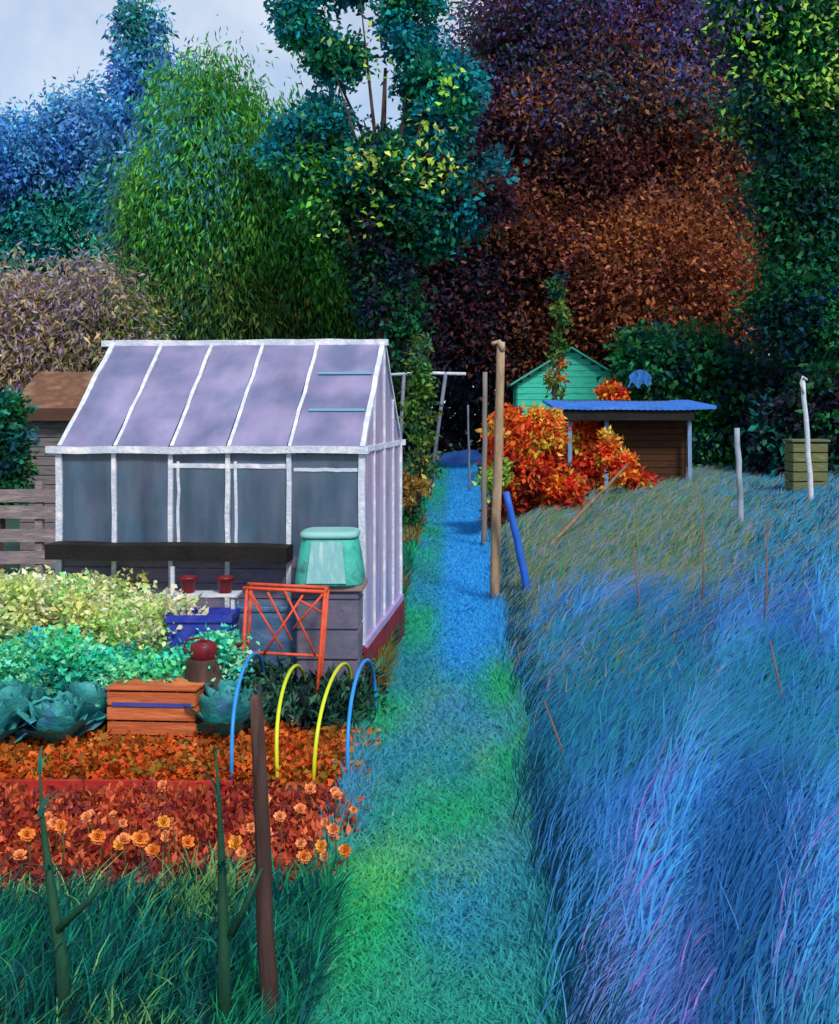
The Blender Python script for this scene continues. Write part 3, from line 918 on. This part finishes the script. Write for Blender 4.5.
gwall = glass("dusty_wall_glass", (0.55, 0.68, 0.76), (lin((104, 134, 160)), lin((124, 136, 162))), 0.45, 0.06, (5, 3, 1.2))
ggab = glass("lilac_gable_glass", (0.8, 0.75, 0.88), (lin((206, 190, 222)), lin((176, 170, 206))), 0.62, 0.12, (1, 9, 1))
fx = [-2.70, -2.20, -1.69, -1.18, -0.64, 0.0]
bar = lambda p, q, w, h, nm, m=gwhite, n=6, wob=.004, up=(0, 0, 1): MB().bar(p, q, w, h, up, .004, wob, n).build(nm, m, gh)
# plinth
m_ = MB()
m_.box((-GL - .05, -.05, -.05), (.05, .07, ZP - .02), .01); m_.box((-GL - .05, GW - .07, -.05), (.05, GW + .05, ZP - .02), .01)
m_.box((-.07, .073, -.05), (.05, GW - .073, ZP - .022), .01); m_.box((-GL - .05, .073, -.05), (-GL + .07, GW - .073, ZP - .022), .01)
m_.build("plinth", gmaroon, gh)
# lower boarded wall and black sill board
m_ = MB()
z = ZP
while z < ZS - .03:
    m_.box((-GL + .04, -.012 + random.uniform(-.004, .004), z), (-.04, .012, min(z + .125, ZS - .02)), .004); z += .13
m_.build("lower_wall", gpanel, gh)
MB().bar((-2.70, -.16, ZS + .03), (-.60, -.16, ZS + .02), .26, .13, bevel=.015, wob=.008, n=8).build("sill_board", black, gh)
bar((-GL, 0, ZP), (0, 0, ZP), .09, .05, "base_rail")
bar((.0, 0, ZP), (0, GW, ZP), .09, .06, "base_rail", mat("lilac_paint", [lin((176, 156, 204)), lin((150, 136, 184))], 5, .7, .4))
bar((-GL - .1, -.03, ZE), (.06, -.03, ZE), .07, .06, "eave_rail", n=10, wob=.008)
bar((-GL - .06, GW + .03, ZE), (.06, GW + .03, ZE), .07, .06, "eave_rail")
bar((-GL - .12, GW / 2, ZR + .02), (.05, GW / 2, ZR + .02), .07, .06, "ridge", n=10, wob=.008)
for i, x in enumerate(fx):
    w_ = .055 if i in (0, 5) else .04
    bar((x, 0, ZP), (x, 0, ZE - .02), w_, .055, "post", wob=.006)
    if i in (2, 3): bar((x + .07, 0.002, ZS), (x + .065, .002, ZE - .1), .025, .03, "glazing_bar", wob=.006)
    bar((x, GW, ZP), (x, GW, ZE - .02), w_, .055, "post")
    for s in (0, 1):
        bar((x, s * GW + (.02 if not s else -.02), ZE + .02), (x, GW / 2 + (-.03 if not s else .03), ZR), .045 if i in (0, 5) else .032, .045, "rafter", wob=.006)
bar((-1.69, .004, ZE - .14), (-.66, .004, ZE - .14), .03, .04, "transom"); bar((-.60, .004, ZE - .17), (-.04, .004, ZE - .17), .03, .03, "transom")
for a, b in zip(fx, fx[1:]):
    MB().box((a + .026, -.004, ZS - .02), (b - .026, .002, ZE - .035)).build("wall_pane", gwall, gh)
    MB().box((a + .026, GW - .002, ZP + .04), (b - .026, GW + .004, ZE - .035)).build("wall_pane", gwall, gh)
    for s in (0, 1):
        y0 = -.05 if not s else GW + .05
        k = (ZR - ZE) / (GW / 2)
        y1 = GW / 2 - .035 if not s else GW / 2 + .035
        z0, z1 = ZE + .02 - .02, ZE + .02 + (GW / 2 - .035) * k
        MB().poly([(a + .022, y0, z0), (b - .022, y0, z0), (b - .022, y1, z1), (a + .022, y1, z1)], (0, 0, .005)).build("roof_pane", groof, gh)
for gxv, ins in ((0.0, 1), (-GL, -1)):
    pm = ggab if ins == 1 else gwall
    ysb = [0, .62, 1.25, 1.88, GW]
    for a, b in zip(ysb, ysb[1:]):
        h = lambda y: ZE + (ZR - ZE) * (1 - abs(y - GW / 2) / (GW / 2)) - .05
        MB().poly([(gxv, a + .024, ZP + .035), (gxv, b - .024, ZP + .035), (gxv, b - .024, h(b - .024)), (gxv, a + .024, h(a + .024))], (.005, 0, 0)).build("gable_pane", pm, gh)
    for y in ysb[1:-1]:
        bar((gxv, y, ZP), (gxv, y, ZE + (ZR - ZE) * (1 - abs(y - GW / 2) / (GW / 2)) - .03), .045, .035, "gable_bar")
    bar((gxv + .004 * ins, .03, ZE), (gxv + .004 * ins, GW - .03, ZE), .03, .05, "gable_rail")
# teal slips stuck on the last roof pane
tstrip = mat("teal_strip", [lin((104, 150, 178)), lin((84, 156, 176))], 9)
for t in (.33, .68):
    y = -.05 + (GW / 2) * t; z = ZE + (y + .05) * (ZR - ZE) / (GW / 2) + .012
    m_ = MB()
    m_.poly([(-.55, y, z), (-.04, y, z), (-.04, y + .022, z + .018), (-.55, y + .022, z + .018)], (0, 0, .004))
    m_.build("roof_strip", tstrip, gh)

# what stands inside: canes and tomato plants
ROT = Matrix.Rotation(-GT, 3, 'Z')
def ghw(x, y, z=0): return Vector((-0.80, 9.5, 0)) + ROT @ Vector((x, y, z))
lilacm = mat("lilac_cane", [lin((150, 136, 186)), lin((170, 158, 200))], 4, .7, .2)
for i, (x, lb) in enumerate(((-2.05, "lilac cane inside the greenhouse behind its second pane"), (-.42, "lilac cane inside the greenhouse behind the teal bin"))):
    o = MB().tube([(0, 0, 0), (.01, 0, 1), (0, .01, 2.0)], .018).build("cane", lilacm, None, ghw(x, .35))
    tag(o, lb, "cane", "canes in the greenhouse")
for i, (x, lb) in enumerate(((-1.45, "green tomato plant inside the greenhouse behind the middle pane"), (-.95, "green tomato plant inside the greenhouse behind the fourth pane"), (-.55, "green tomato plant inside the greenhouse by the gable end"), (-2.3, "tomato plant inside the greenhouse near its left end"))):
    r = empty("tomato_plant", ghw(x, .8 + .15 * (i % 2)), lb, "plant", "plants in the greenhouse")
    MB().tube([(0, 0, 0), (.02, 0, .9), (-.01, 0, 1.75)], [.02, .015, .008], 6).build("stem", BARK, r)
    nn = 420
    z = .3 + 1.45 * RNG.random(nn); a = RNG.random(nn) * 6.28; rr = .05 + .28 * RNG.random(nn)
    P = np.c_[np.cos(a) * rr, np.sin(a) * rr, z]
    D = np.c_[np.cos(a), np.sin(a), -.3 + 0 * a]
    link("foliage", leaves("foliage", P, D, .14, .07, pick(DKG + GRN, nn, k=1.5)), LEAF, r)

# ------------------------------------------------------------------ things around the greenhouse
# teal tapered bin on a stone block
mauve = mat("mauve_stone", [lin((112, 102, 124)), lin((92, 92, 112)), lin((130, 120, 134))], 3, .9, .5)
bx, by = (329 - VX) * 9.0 / F, 9.12
zb = CAM_H - (588 - HY) * 8.8 / F
ped = empty("stone_plinth", (bx, by, 0), "mauve grey block plinth standing by the greenhouse corner", "plinth")
m_ = MB(); z = 0
while z < zb - .08:
    m_.box((-.25, -.22, z), (.25, .22, min(z + .24, zb - .05)), .012, .003); z += .245
m_.build("block_stack", mauve, ped)
MB().box((-.29, -.25, zb - .045), (.29, .25, zb), .008).build("slab", mat("pinkish_slab", [lin((150, 120, 112)), lin((130, 110, 112))], 4, .85, .4), ped)
tb_ = empty("garden_bin", (bx, by, zb), "teal tapered bin with pale panel on the mauve block plinth", "bin")
tealp = mat("teal_plastic", [lin((30, 120, 112)), lin((56, 166, 150)), lin((70, 176, 160)), lin((60, 120, 110))], 6, .6, .35)
palep = mat("pale_teal_panel", [lin((150, 196, 196)), lin((120, 176, 180)), lin((176, 208, 206))], 4, .6, .3, (4, 4, .6))
MB().lathe([(.275, 0), (.28, .02), (.255, .2), (.225, .37), (.205, .385)], n=32, sq=5).build("body", tealp, tb_)
MB().lathe([(.235, .382), (.24, .4), (.232, .425), (.2, .435)], n=32, sq=5).build("lid", mat("pale_teal_lid", [lin((140, 190, 186)), lin((110, 176, 170))], 3, .5, .2), tb_)
MB().poly([(-.165, -.2805, .03), (.155, -.2805, .03), (.12, -.238, .36), (-.13, -.238, .36)], (0, -.012, .0)).build("panel", palep, tb_)

# orange red lattice stand
Yl = 8.62
lt = empty("lattice_stand", (X(284, Yl), Yl, 0), "orange red metal lattice stand of crossing rods", "plant stand")
o_ = lt.location
redm = mat("orange_red_paint", [lin((196, 66, 40)), lin((214, 84, 52)), lin((160, 56, 44))], 6, .55, .3)
def Q(px, py, dy=0): return at(px, py, Yl) - o_ + Vector((0, dy, 0))
dd = .2
for dy in (0, dd):
    MB().tube([Q(243, 588, dy), Q(326, 592, dy)], .015).build("top_rail", redm, lt)
    for a, b in (((247, 589), (238, 712)), ((325, 592), (314, 712))):
        p, q = Q(*a, dy), Q(*b, dy); q.z = 0
        MB().tube([p, q], .014).build("leg", redm, lt)
for a, b in (((249, 592), (283, 650)), ((250, 590), (262, 612)), ((268, 592), (292, 640)), ((303, 595), (263, 655)), ((323, 594), (294, 628)), ((285, 591), (316, 655)), ((300, 600), (322, 612))):
    MB().tube([Q(*a, -.012), Q(*b, -.012)], .010, 6).build("lattice_rod", redm, lt)
for a in (247, 325):
    MB().tube([Q(a, 591), Q(a, 591, dd)], .013).build("side_rail", redm, lt)
p, q = Q(243, 652), Q(322, 656)
MB().tube([p, q], .012).build("lower_rail", redm, lt)

# blue grey water tank behind the lattice, ultramarine crate
wt = empty("water_tank", (X(277, 9.25), 9.26, 0), "dusty blue grey water tank behind the orange red lattice", "tank")
tnk = mat("dusty_blue_metal", [lin((58, 92, 136)), lin((84, 114, 150)), lin((66, 80, 104))], 5, .7, .5)
MB().lathe([(.33, 0), (.345, .03), (.345, .86), (.335, .885), (.30, .885), (.30, .8), (.01, .8)], n=36, sq=6).build("body", tnk, wt).scale = (1, .34, 1)
MB().lathe([(.36, .84), (.362, .87), (.352, .89), (.348, .84)], n=36, sq=6).build("rim", tnk, wt).scale = (1, .36, 1)
cr_ = empty("crate", (X(203, 8.95), 8.95, 0), "ultramarine blue plastic crate left of the water tank", "crate")
ultra = mat("ultramarine_plastic", [lin((30, 42, 134)), lin((44, 58, 164)), lin((64, 74, 140))], 7, .6, .3)
zc = CAM_H - (616 - HY) * 8.8 / F
m_ = MB(); m_.box((-.25, -.16, 0), (.25, .16, .03)); m_.box((-.25, -.16, .03), (.25, -.135, zc), .004); m_.box((-.25, .135, .03), (.25, .16, zc), .004)
m_.box((-.25, -.133, .03), (-.225, .133, zc), .004); m_.box((.225, -.133, .03), (.25, .133, zc), .004)
m_.build("body", ultra, cr_)
m_ = MB()
m_.box((-.27, -.18, zc - .05), (.27, -.163, zc + .01), .004); m_.box((-.27, .163, zc - .05), (.27, .18, zc + .01), .004)
m_.box((-.27, -.16, zc - .05), (-.253, .16, zc + .01), .004); m_.box((.253, -.16, zc - .05), (.27, .16, zc + .01), .004)
m_.build("rim", ultra, cr_)

# white stand with two dark red pots under the black sill board
Yw = 9.2
zs = CAM_H - (594 - HY) * Yw / F
ws = empty("white_stand", (X(205, Yw), Yw, 0), "flaking white slatted stand below the black sill board", "stand")
for x in (-.25, .25):
    for dy in (-.08, .08):
        MB().bar((x, dy, 0), (x, dy, zs - .02 if not (x < 0 and dy < 0) else zs + .24), .03, .03, bevel=.004, wob=.004, n=4).build("leg", whitep, ws)
m_ = MB()
for dy in (-.09, -.03, .03, .09): m_.bar((-.29, dy, zs), (.29, dy, zs), .05, .022, bevel=.004, wob=.004, n=5)
m_.build("shelf", whitep, ws)
redpot = mat("dark_red_glaze", [lin((120, 26, 32)), lin((96, 20, 34))], 3, .4, .1)
soil = mat("potting_soil", [lin((40, 28, 24)), lin((58, 40, 32))], 20, .95, .6)
def pot(x, lb):
    r = empty("flower_pot", (X(205, Yw) + x, Yw, zs + .012), lb, "pot", "dark red pots on the white stand")
    MB().lathe([(.05, 0), (.052, .005), (.07, .11), (.078, .112), (.078, .135), (.068, .135), (.066, .115), (.01, .113)], n=20).build("body", redpot, r)
    MB().lathe([(.064, .116), (.05, .122), (.01, .124)], n=14).build("soil", soil, r)
pot(-.14, "dark red flower pot at the left of the white stand")
pot(.17, "dark red flower pot at the right of the white stand")

# dark red watering can on a stump
wx, wy = X(203, 8.35), 8.38
zst = CAM_H - (659 - HY) * 8.35 / F
stp = MB().lathe([(.16, -.03), (.15, .1), (.14, zst - .02), (.13, zst), (.02, zst + .002)], n=14).build("stump", BARK, None, (wx, wy, 0))
tag(stp, "old wooden stump among the turquoise crop holding the watering can", "stump")
wc = empty("watering_can", (wx, wy, zst), "dark red watering can with a long spout above the turquoise crop", "watering can")
MB().lathe([(.095, 0), (.1, .008), (.1, .1), (.085, .118), (.06, .122), (.058, .13), (.05, .13), (.01, .11)], n=22).build("body", redpot, wc)
MB().tube([(.09, 0, .03), (.18, 0, .07), (.27, 0, .085)], [.018, .013, .011]).build("spout", redpot, wc)
MB().lathe([(.012, 0), (.034, .03), (.034, .036), (.006, .042)], n=14).build("rose", redpot, wc, (.265, 0, .08))
wc.children[-1].rotation_euler = (0, math.radians(70), 0)
MB().tube([(-.09, 0, .03), (-.155, 0, .07), (-.13, 0, .14), (-.04, 0, .155), (.04, 0, .12)], .009).build("handle", redpot, wc)

# orange wooden crate with a blue stripe
Yk = 8.3
ck = empty("wooden_crate", (X(162, Yk), Yk, 0), "orange wooden crate with a blue stripe among the cabbages", "crate", None, math.radians(-4))
ow = mat("orange_wood", [lin((196, 104, 60)), lin((170, 84, 46)), lin((214, 124, 76))], 3, .8, .4, (.6, 1, 6))
hx, hy, hz = 44 * Yk / F, .24, 62 * Yk / F * .97
for i in range(4):
    z0 = .02 + i * (hz - .02) / 4; z1 = z0 + (hz - .02) / 4 - .012
    m_ = MB(); m_.box((-hx, -hy, z0), (hx, -hy + .018, z1), .004, .003); m_.box((-hx, hy - .018, z0), (hx, hy, z1), .004, .003)
    m_.box((-hx, -hy + .021, z0), (-hx + .018, hy - .021, z1), .004); m_.box((hx - .018, -hy + .021, z0), (hx, hy - .021, z1), .004)
    m_.build("slat", ow, ck)
for sx in (-1, 1):
    for sy in (-1, 1):
        m_ = MB(); m_.box((sx * (hx - .04) - .018, sy * (hy - .036) - .015, 0), (sx * (hx - .04) + .018, sy * (hy - .036) + .015, hz - .01))
        m_.build("corner_post", ow, ck)
m_ = MB()
for i in range(4):
    y0 = -hy - .01 + i * (2 * hy + .02) / 4
    m_.box((-hx - .01, y0, hz + .003), (hx + .01, y0 + (2 * hy + .02) / 4 - .01, hz + .02), .004, .002)
m_.build("lid", ow, ck)
MB().box((-hx + .04, -hy - .006, hz - .115), (hx - .03, -hy - .001, hz - .085)).build("stripe", mat("blue_stripe_paint", [lin((50, 60, 140)), lin((70, 76, 150))], 5, .7), ck)

# red edging board between orange and crimson beds
eb = MB(); eb.bar((-4.3, 7.26, .03), (-1.45, 7.24, .025), .035, .09, bevel=.006, wob=.006, n=12)
tag(eb.build("edging_board", mat("red_board", [lin((190, 50, 36)), lin((160, 40, 34)), lin((204, 90, 66))], 3, .7, .4)), "long red edging board between the orange and crimson beds", "edging board")

# cloche hoops
hb = mat("blue_hoop_plastic", [lin((36, 130, 204)), lin((52, 150, 222))], 4, .4, .05)
hyel = mat("yellow_hoop_plastic", [lin((206, 214, 40)), lin((190, 204, 36))], 4, .4, .05)
def hoop(front, top, back, m, label):
    a, c = at(*front, 7.36), at(*back, 8.95)
    a.z = c.z = 0
    b = at(*top, 8.2)
    pts = []
    for i in range(25):
        t = math.pi * i / 24
        base = a.lerp(c, .5 - .5 * math.cos(t))
        s = math.sin(t) ** .62
        mid = a.lerp(c, .5)
        pts.append(base + Vector(((b.x - mid.x) * s, 0, b.z * s)))
    pts[0].z = pts[-1].z = -.08
    o = MB().tube([p - a for p in pts], .0135, 8).build("hoop", m, None, a)
    tag(o, label, "hoop", "hoops over the orange bed")
hoop((232, 773), (250, 657), (266, 722), hb, "blue cloche hoop nearest the orange crate, leftmost of the row")
hoop((278, 773), (291, 670), (308, 722), hyel, "left yellow cloche hoop beside the brown stake")
hoop((313, 780), (338, 668), (350, 724), hyel, "right yellow cloche hoop next to the blue one by the path")
hoop((348, 783), (362, 664), (376, 726), hb, "blue cloche hoop beside the path, rightmost of the row")

# cabbages
CABM = mat("cabbage_leaf", [lin((36, 104, 116), 1.4), lin((56, 140, 136), 1.4), lin((66, 92, 150), 1.2)], 6, .6, .5)
def cabbage_mesh(seed):
    rng = random.Random(seed)
    m_ = MB(); bm = m_.bm
    nl = 22
    for k in range(nl):
        t = k / (nl - 1)                                      # 0: heart leaf, 1: outermost
        a = k * 2.4 + rng.uniform(-.2, .2)
        ln = .17 + .13 * t + rng.uniform(-.02, .02); wd = .17 + .10 * t
        tilt = 10 + 48 * t; curl = -60 + 95 * t               # heart leaves close over, outer ones fall open
        rows = []; y = .012 + .02 * t; z = .09 - .06 * t
        n1 = 8
        for i in range(n1 + 1):
            u = i / n1
            an = math.radians(tilt + curl * (u - .25))
            if i: y += ln / n1 * math.sin(an); z += ln / n1 * math.cos(an)
            wv = wd * .5 * math.sqrt(max(0.02, 1 - ((u - .58) / .60) ** 2)) * (.35 + .65 * min(1, u * 2.2))
            row = []
            for q in range(-3, 4):
                v = q / 3
                cup = .32 * v * v * wd * (1 - .9 * t)
                rf = .012 * math.sin(7 * v + 3 * u + k) * u * abs(v) + .010 * math.sin(13 * u + k * 2) * abs(v)
                x = wv * v; yy_ = y - cup + rf; zz_ = z + rf
                ca, sa = math.cos(a), math.sin(a)
                row.append(bm.verts.new((x * ca - yy_ * sa, x * sa + yy_ * ca, zz_)))
            rows.append(row)
        for i in range(n1):
            for q in range(6):
                bm.faces.new((rows[i][q], rows[i][q + 1], rows[i + 1][q + 1], rows[i + 1][q])).smooth = True
    me = bpy.data.meshes.new("cabbage")
    bm.to_mesh(me); bm.free()
    me.materials.append(CABM)
    return me
cabs = [(8, 8.2, "blue green cabbage at the left edge of the plot, cut by the frame"), (58, 8.05, "largest looking blue green cabbage, nearest in the front row left of the crate"),
        (88, 8.35, "blue green cabbage third from the left, beside the orange crate"), (106, 8.55, "blue green cabbage against the left side of the orange crate"), (-14, 7.9, "blue green cabbage just outside the left edge"),
        (34, 8.55, "blue green cabbage in the back row left of the orange crate"), (224, 8.2, "blue green cabbage between the orange crate and the blue hoop")]
cme = [cabbage_mesh(1), cabbage_mesh(2)]
for i, (px, Y, lb) in enumerate(cabs):
    o = bpy.data.objects.new("cabbage", cme[i % 2]); COL.objects.link(o)
    o.location = ((px - VX) * Y / F, Y, 0); o.rotation_euler = (0, 0, i * 1.3); s = random.uniform(1.15, 1.35); o.scale = (s, s, s * 1.25)
    tag(o, lb, "cabbage", "cabbages beside the crate")

# orange flowers in the crimson bed
fm = [mat("orange_petals", [lin((226, 120, 44)), lin((238, 150, 70)), lin((206, 92, 36))], 12, .6, .2), mat("gold_petals", [lin((236, 176, 64)), lin((226, 140, 52))], 12, .6, .2)]
palef = mat("pale_orange_petals", [lin((230, 140, 84)), lin((236, 160, 104)), lin((210, 104, 60))], 9, .6, .2)
stemg = mat("flower_stem", [lin((60, 90, 40)), lin((110, 50, 40))], 5)
def flower_mesh(seed):
    """a full double bloom of rounded, cupped petals"""
    rng = random.Random(seed); m_ = MB(); bm = m_.bm
    for ring, (nn, el, ln, wd) in enumerate(((11, 8, .058, .030), (11, 28, .053, .027), (9, 48, .045, .024), (7, 66, .036, .020), (4, 82, .026, .016))):
        for k in range(nn):
            a = 6.283 * k / nn + ring * .37 + rng.uniform(-.15, .15); e = math.radians(el + rng.uniform(-10, 10)); L_ = ln * rng.uniform(.82, 1.1)
            d = Vector((math.cos(a) * math.cos(e), math.sin(a) * math.cos(e), math.sin(e))); sd = Vector((-math.sin(a), math.cos(a), 0)); u = sd.cross(d) * -1
            rows = []
            for t, w_ in ((.1, .25), (.45, .8), (.75, 1.0), (.95, .75), (1.04, .25)):
                c = d * L_ * t + u * L_ * (.16 * t * t)
                rows.append([bm.verts.new(c + sd * wd * .5 * w_ * q + u * abs(q) * wd * .18) for q in (-1, 0, 1)])
            for r0, r1 in zip(rows, rows[1:]):
                for q in (0, 1): bm.faces.new((r0[q], r0[q + 1], r1[q + 1], r1[q])).smooth = True
    me = bpy.data.meshes.new("flower_head"); bm.to_mesh(me); bm.free(); return me
flw = [(28, 834, 0, "at the left edge of the crimson bed"), (62, 826, 0, "left of the leftmost dark stalk, tallest there"), (99, 836, 0, "third from the left in the crimson bed"), (121, 850, 1, "low in the gap between the two dark stalks"),
       (141, 838, 0, "fourth from the left in the crimson bed"), (164, 822, 1, "standing highest, midway between the dark stalks"), (154, 856, 0, "lowest of those midway between the dark stalks"), (237, 848, 1, "golden and close to the left of the brown stake"),
       (304, 856, 0, "right of the brown stake"), (322, 846, 1, "golden and nearest the right yellow hoop"), (346, 866, 0, "at the path end of the crimson bed"), (188, 842, 0, "just left of the taller dark stalk")]
fh = [flower_mesh(1), flower_mesh(2)]
frng = random.Random(5)
for i in range(26):
    Y = frng.uniform(5.7, 6.7)
    p = at(frng.uniform(4, 355), 840, Y)
    zz = frng.uniform(.17, .30)
    r = empty("flower", (p.x, p.y, 0), "small pale orange bloom among the crimson bedding plants", "flower", "small pale blooms in the crimson bed")
    MB().tube([(0, 0, 0), (.01, 0, zz * .6), (0, 0, zz)], [.006, .005, .004], 6).build("stem", stemg, r)
    me = fh[i % 2].copy(); me.materials.clear()
    o = link("flower_head", me, palef, r, (0, -.005, zz))
    q_ = frng.uniform(.42, .68); o.scale = (q_, q_, q_); o.rotation_euler = (math.radians(frng.uniform(20, 70)), 0, frng.uniform(-.8, .8))
for i, (px, py, c, lb) in enumerate(flw):
    Y = 5.72 + .09 * (i % 4)
    p = at(px, py, Y)
    r = empty("flower", (p.x, p.y, 0), ("golden" if c else "orange") + " flower " + lb, "flower", "orange flowers in the crimson bed")
    zz = max(p.z, .15)
    MB().tube([(0, 0, 0), (.01, 0, zz * .6), (0, -.01, zz)], [.008, .006, .005], 6).build("stem", stemg, r)
    me = fh[i % 2].copy() if i > 1 else fh[i]
    me.materials.clear()
    o = link("flower_head", me, fm[c], r, (0, -.01, zz))
    s = random.uniform(.6, .85); o.scale = (s, s, s); o.rotation_euler = (math.radians(random.uniform(50, 72)), 0, random.uniform(-.5, .5))

# foreground stake and dark stalks
bw = mat("brown_stake_wood", [lin((84, 62, 56)), lin((58, 40, 36)), lin((110, 84, 76))], 4, .85, .6, (2, 2, .3))
Ys = 4.3
p0, p1 = at(272, 1050, Ys), at(256, 698, Ys)
p0.z = -.1
sk = MB()
pts = [p0.lerp(p1, i / 8) - Vector((p0.x, p0.y, 0)) + Vector((random.uniform(-.004, .004), 0, 0)) for i in range(9)]
sk.tube(pts + [pts[-1] + Vector((0, 0, .012))], [.040 - .0018 * i for i in range(9)] + [.014], 9)
tag(sk.build("wooden_stake", bw, None, (p0.x, p0.y, 0)), "weathered brown stake standing in the near left foreground", "stake")
stalkm = mat("dark_green_stalk", [lin((16, 50, 46)), lin((24, 72, 48)), lin((14, 36, 40))], 5, .7, .4, (2, 2, .4))
def stalk(label, pts_px, rad, side, seed):
    rng = np.random.default_rng(seed)
    P_ = [at(px, py, Y) for px, py, Y in pts_px]
    b0 = P_[0].copy(); b0.z = 0
    r = empty("stalk_plant", b0, label, "plant", "tall dark stalks in the foreground")
    q = [p - b0 for p in P_]; q[0] = Vector((0, 0, -.05))
    MB().tube(q, rad, 9).build("stem", stalkm, r)
    for pp, rr in side:
        MB().tube([at(*s) - b0 for s in pp], rr, 7).build("branch", stalkm, r)
    nn = 18
    t = .15 + .85 * rng.random(nn)
    pos = np.array([list(q[0].lerp(q[-1], float(v))) for v in t]); pos[:, 2] = np.maximum(pos[:, 2], .12)
    k_ = np.array([min(range(len(q)), key=lambda n_: abs(q[n_].z - z_)) for z_ in pos[:, 2]])
    pos[:, 0] = [q[n_].x for n_ in k_]; pos[:, 2] = [q[n_].z for n_ in k_]
    a = rng.random(nn) * 6.28; rc = .06 + .12 * rng.random(nn)
    link("foliage", blades("foliage", pos, np.c_[np.cos(a), np.sin(a)] * rc[:, None], .05 + .10 * rng.random(nn), .012 + .01 * rng.random(nn), pick([(18, 96, 76), (16, 70, 62), (30, 120, 94)], nn, rng, .2, 1.3), 6, 1.4), LEAF, r)
stalk("slender dark green stalk leaning left at the far left foreground", [(66, 1050, 4.2), (62, 960, 4.2), (50, 880, 4.25), (42, 815, 4.3), (40, 772, 4.3)], [.028, .025, .018, .009, .004], [([(58, 930, 4.2), (90, 900, 4.2), (112, 870, 4.2)], [.014, .01, .005])], 1)
stalk("dark green stalk with a side branch just left of the brown stake", [(226, 1050, 4.25), (224, 960, 4.25), (222, 870, 4.3), (219, 800, 4.3), (216, 752, 4.3)], [.027, .024, .017, .008, .004], [([(231, 935, 4.25), (246, 905, 4.25), (262, 868, 4.25)], [.016, .012, .006])], 2)
# dry stems in the blue grass
drym = mat("dry_stem", [lin((104, 76, 70)), lin((126, 96, 78))], 5)
for top, bot, Y, lb in (((544, 700), (572, 800), 7.2, "thin dry stem leaning left at the near edge of the blue grass"), ((703, 505), (700, 600), 11, "upright dry stem in the grass left of the slate post"),
                        ((768, 520), (760, 640), 10, "dry stem in the blue grass right of the slate post"), ((633, 540), (640, 620), 11, "dry stem amid the grey green grass below the shed"), ((770, 640), (790, 760), 7.5, "dry stem in the violet grass at right")):
    p = at(*bot, Y); q = at(*top, Y); p.z = float(gz(p.x, p.y))
    o = MB().tube([(0, 0, -.02), (q - p) * .5 + Vector((.02, 0, 0)), q - p], [.006 + Y * .0005, .005 + Y * .0004, .004], 6).build("dry_stem", drym, None, p)
    tag(o, lb, "stem", "dry stems in the blue grass")

# ------------------------------------------------------------------ pieces that belong to a part
def under(root_name, part, subs):
    r = bpy.data.objects[root_name]
    kids = {k.name.split(".")[0]: k for k in r.children}
    for sname in subs: kids[sname].parent = kids[part]
under("shed", "roof", ["fascia"])
under("garden_bin", "body", ["panel", "lid"])
under("greenhouse", "lower_wall", ["sill_board"])
under("hut", "roof", ["fascia"])
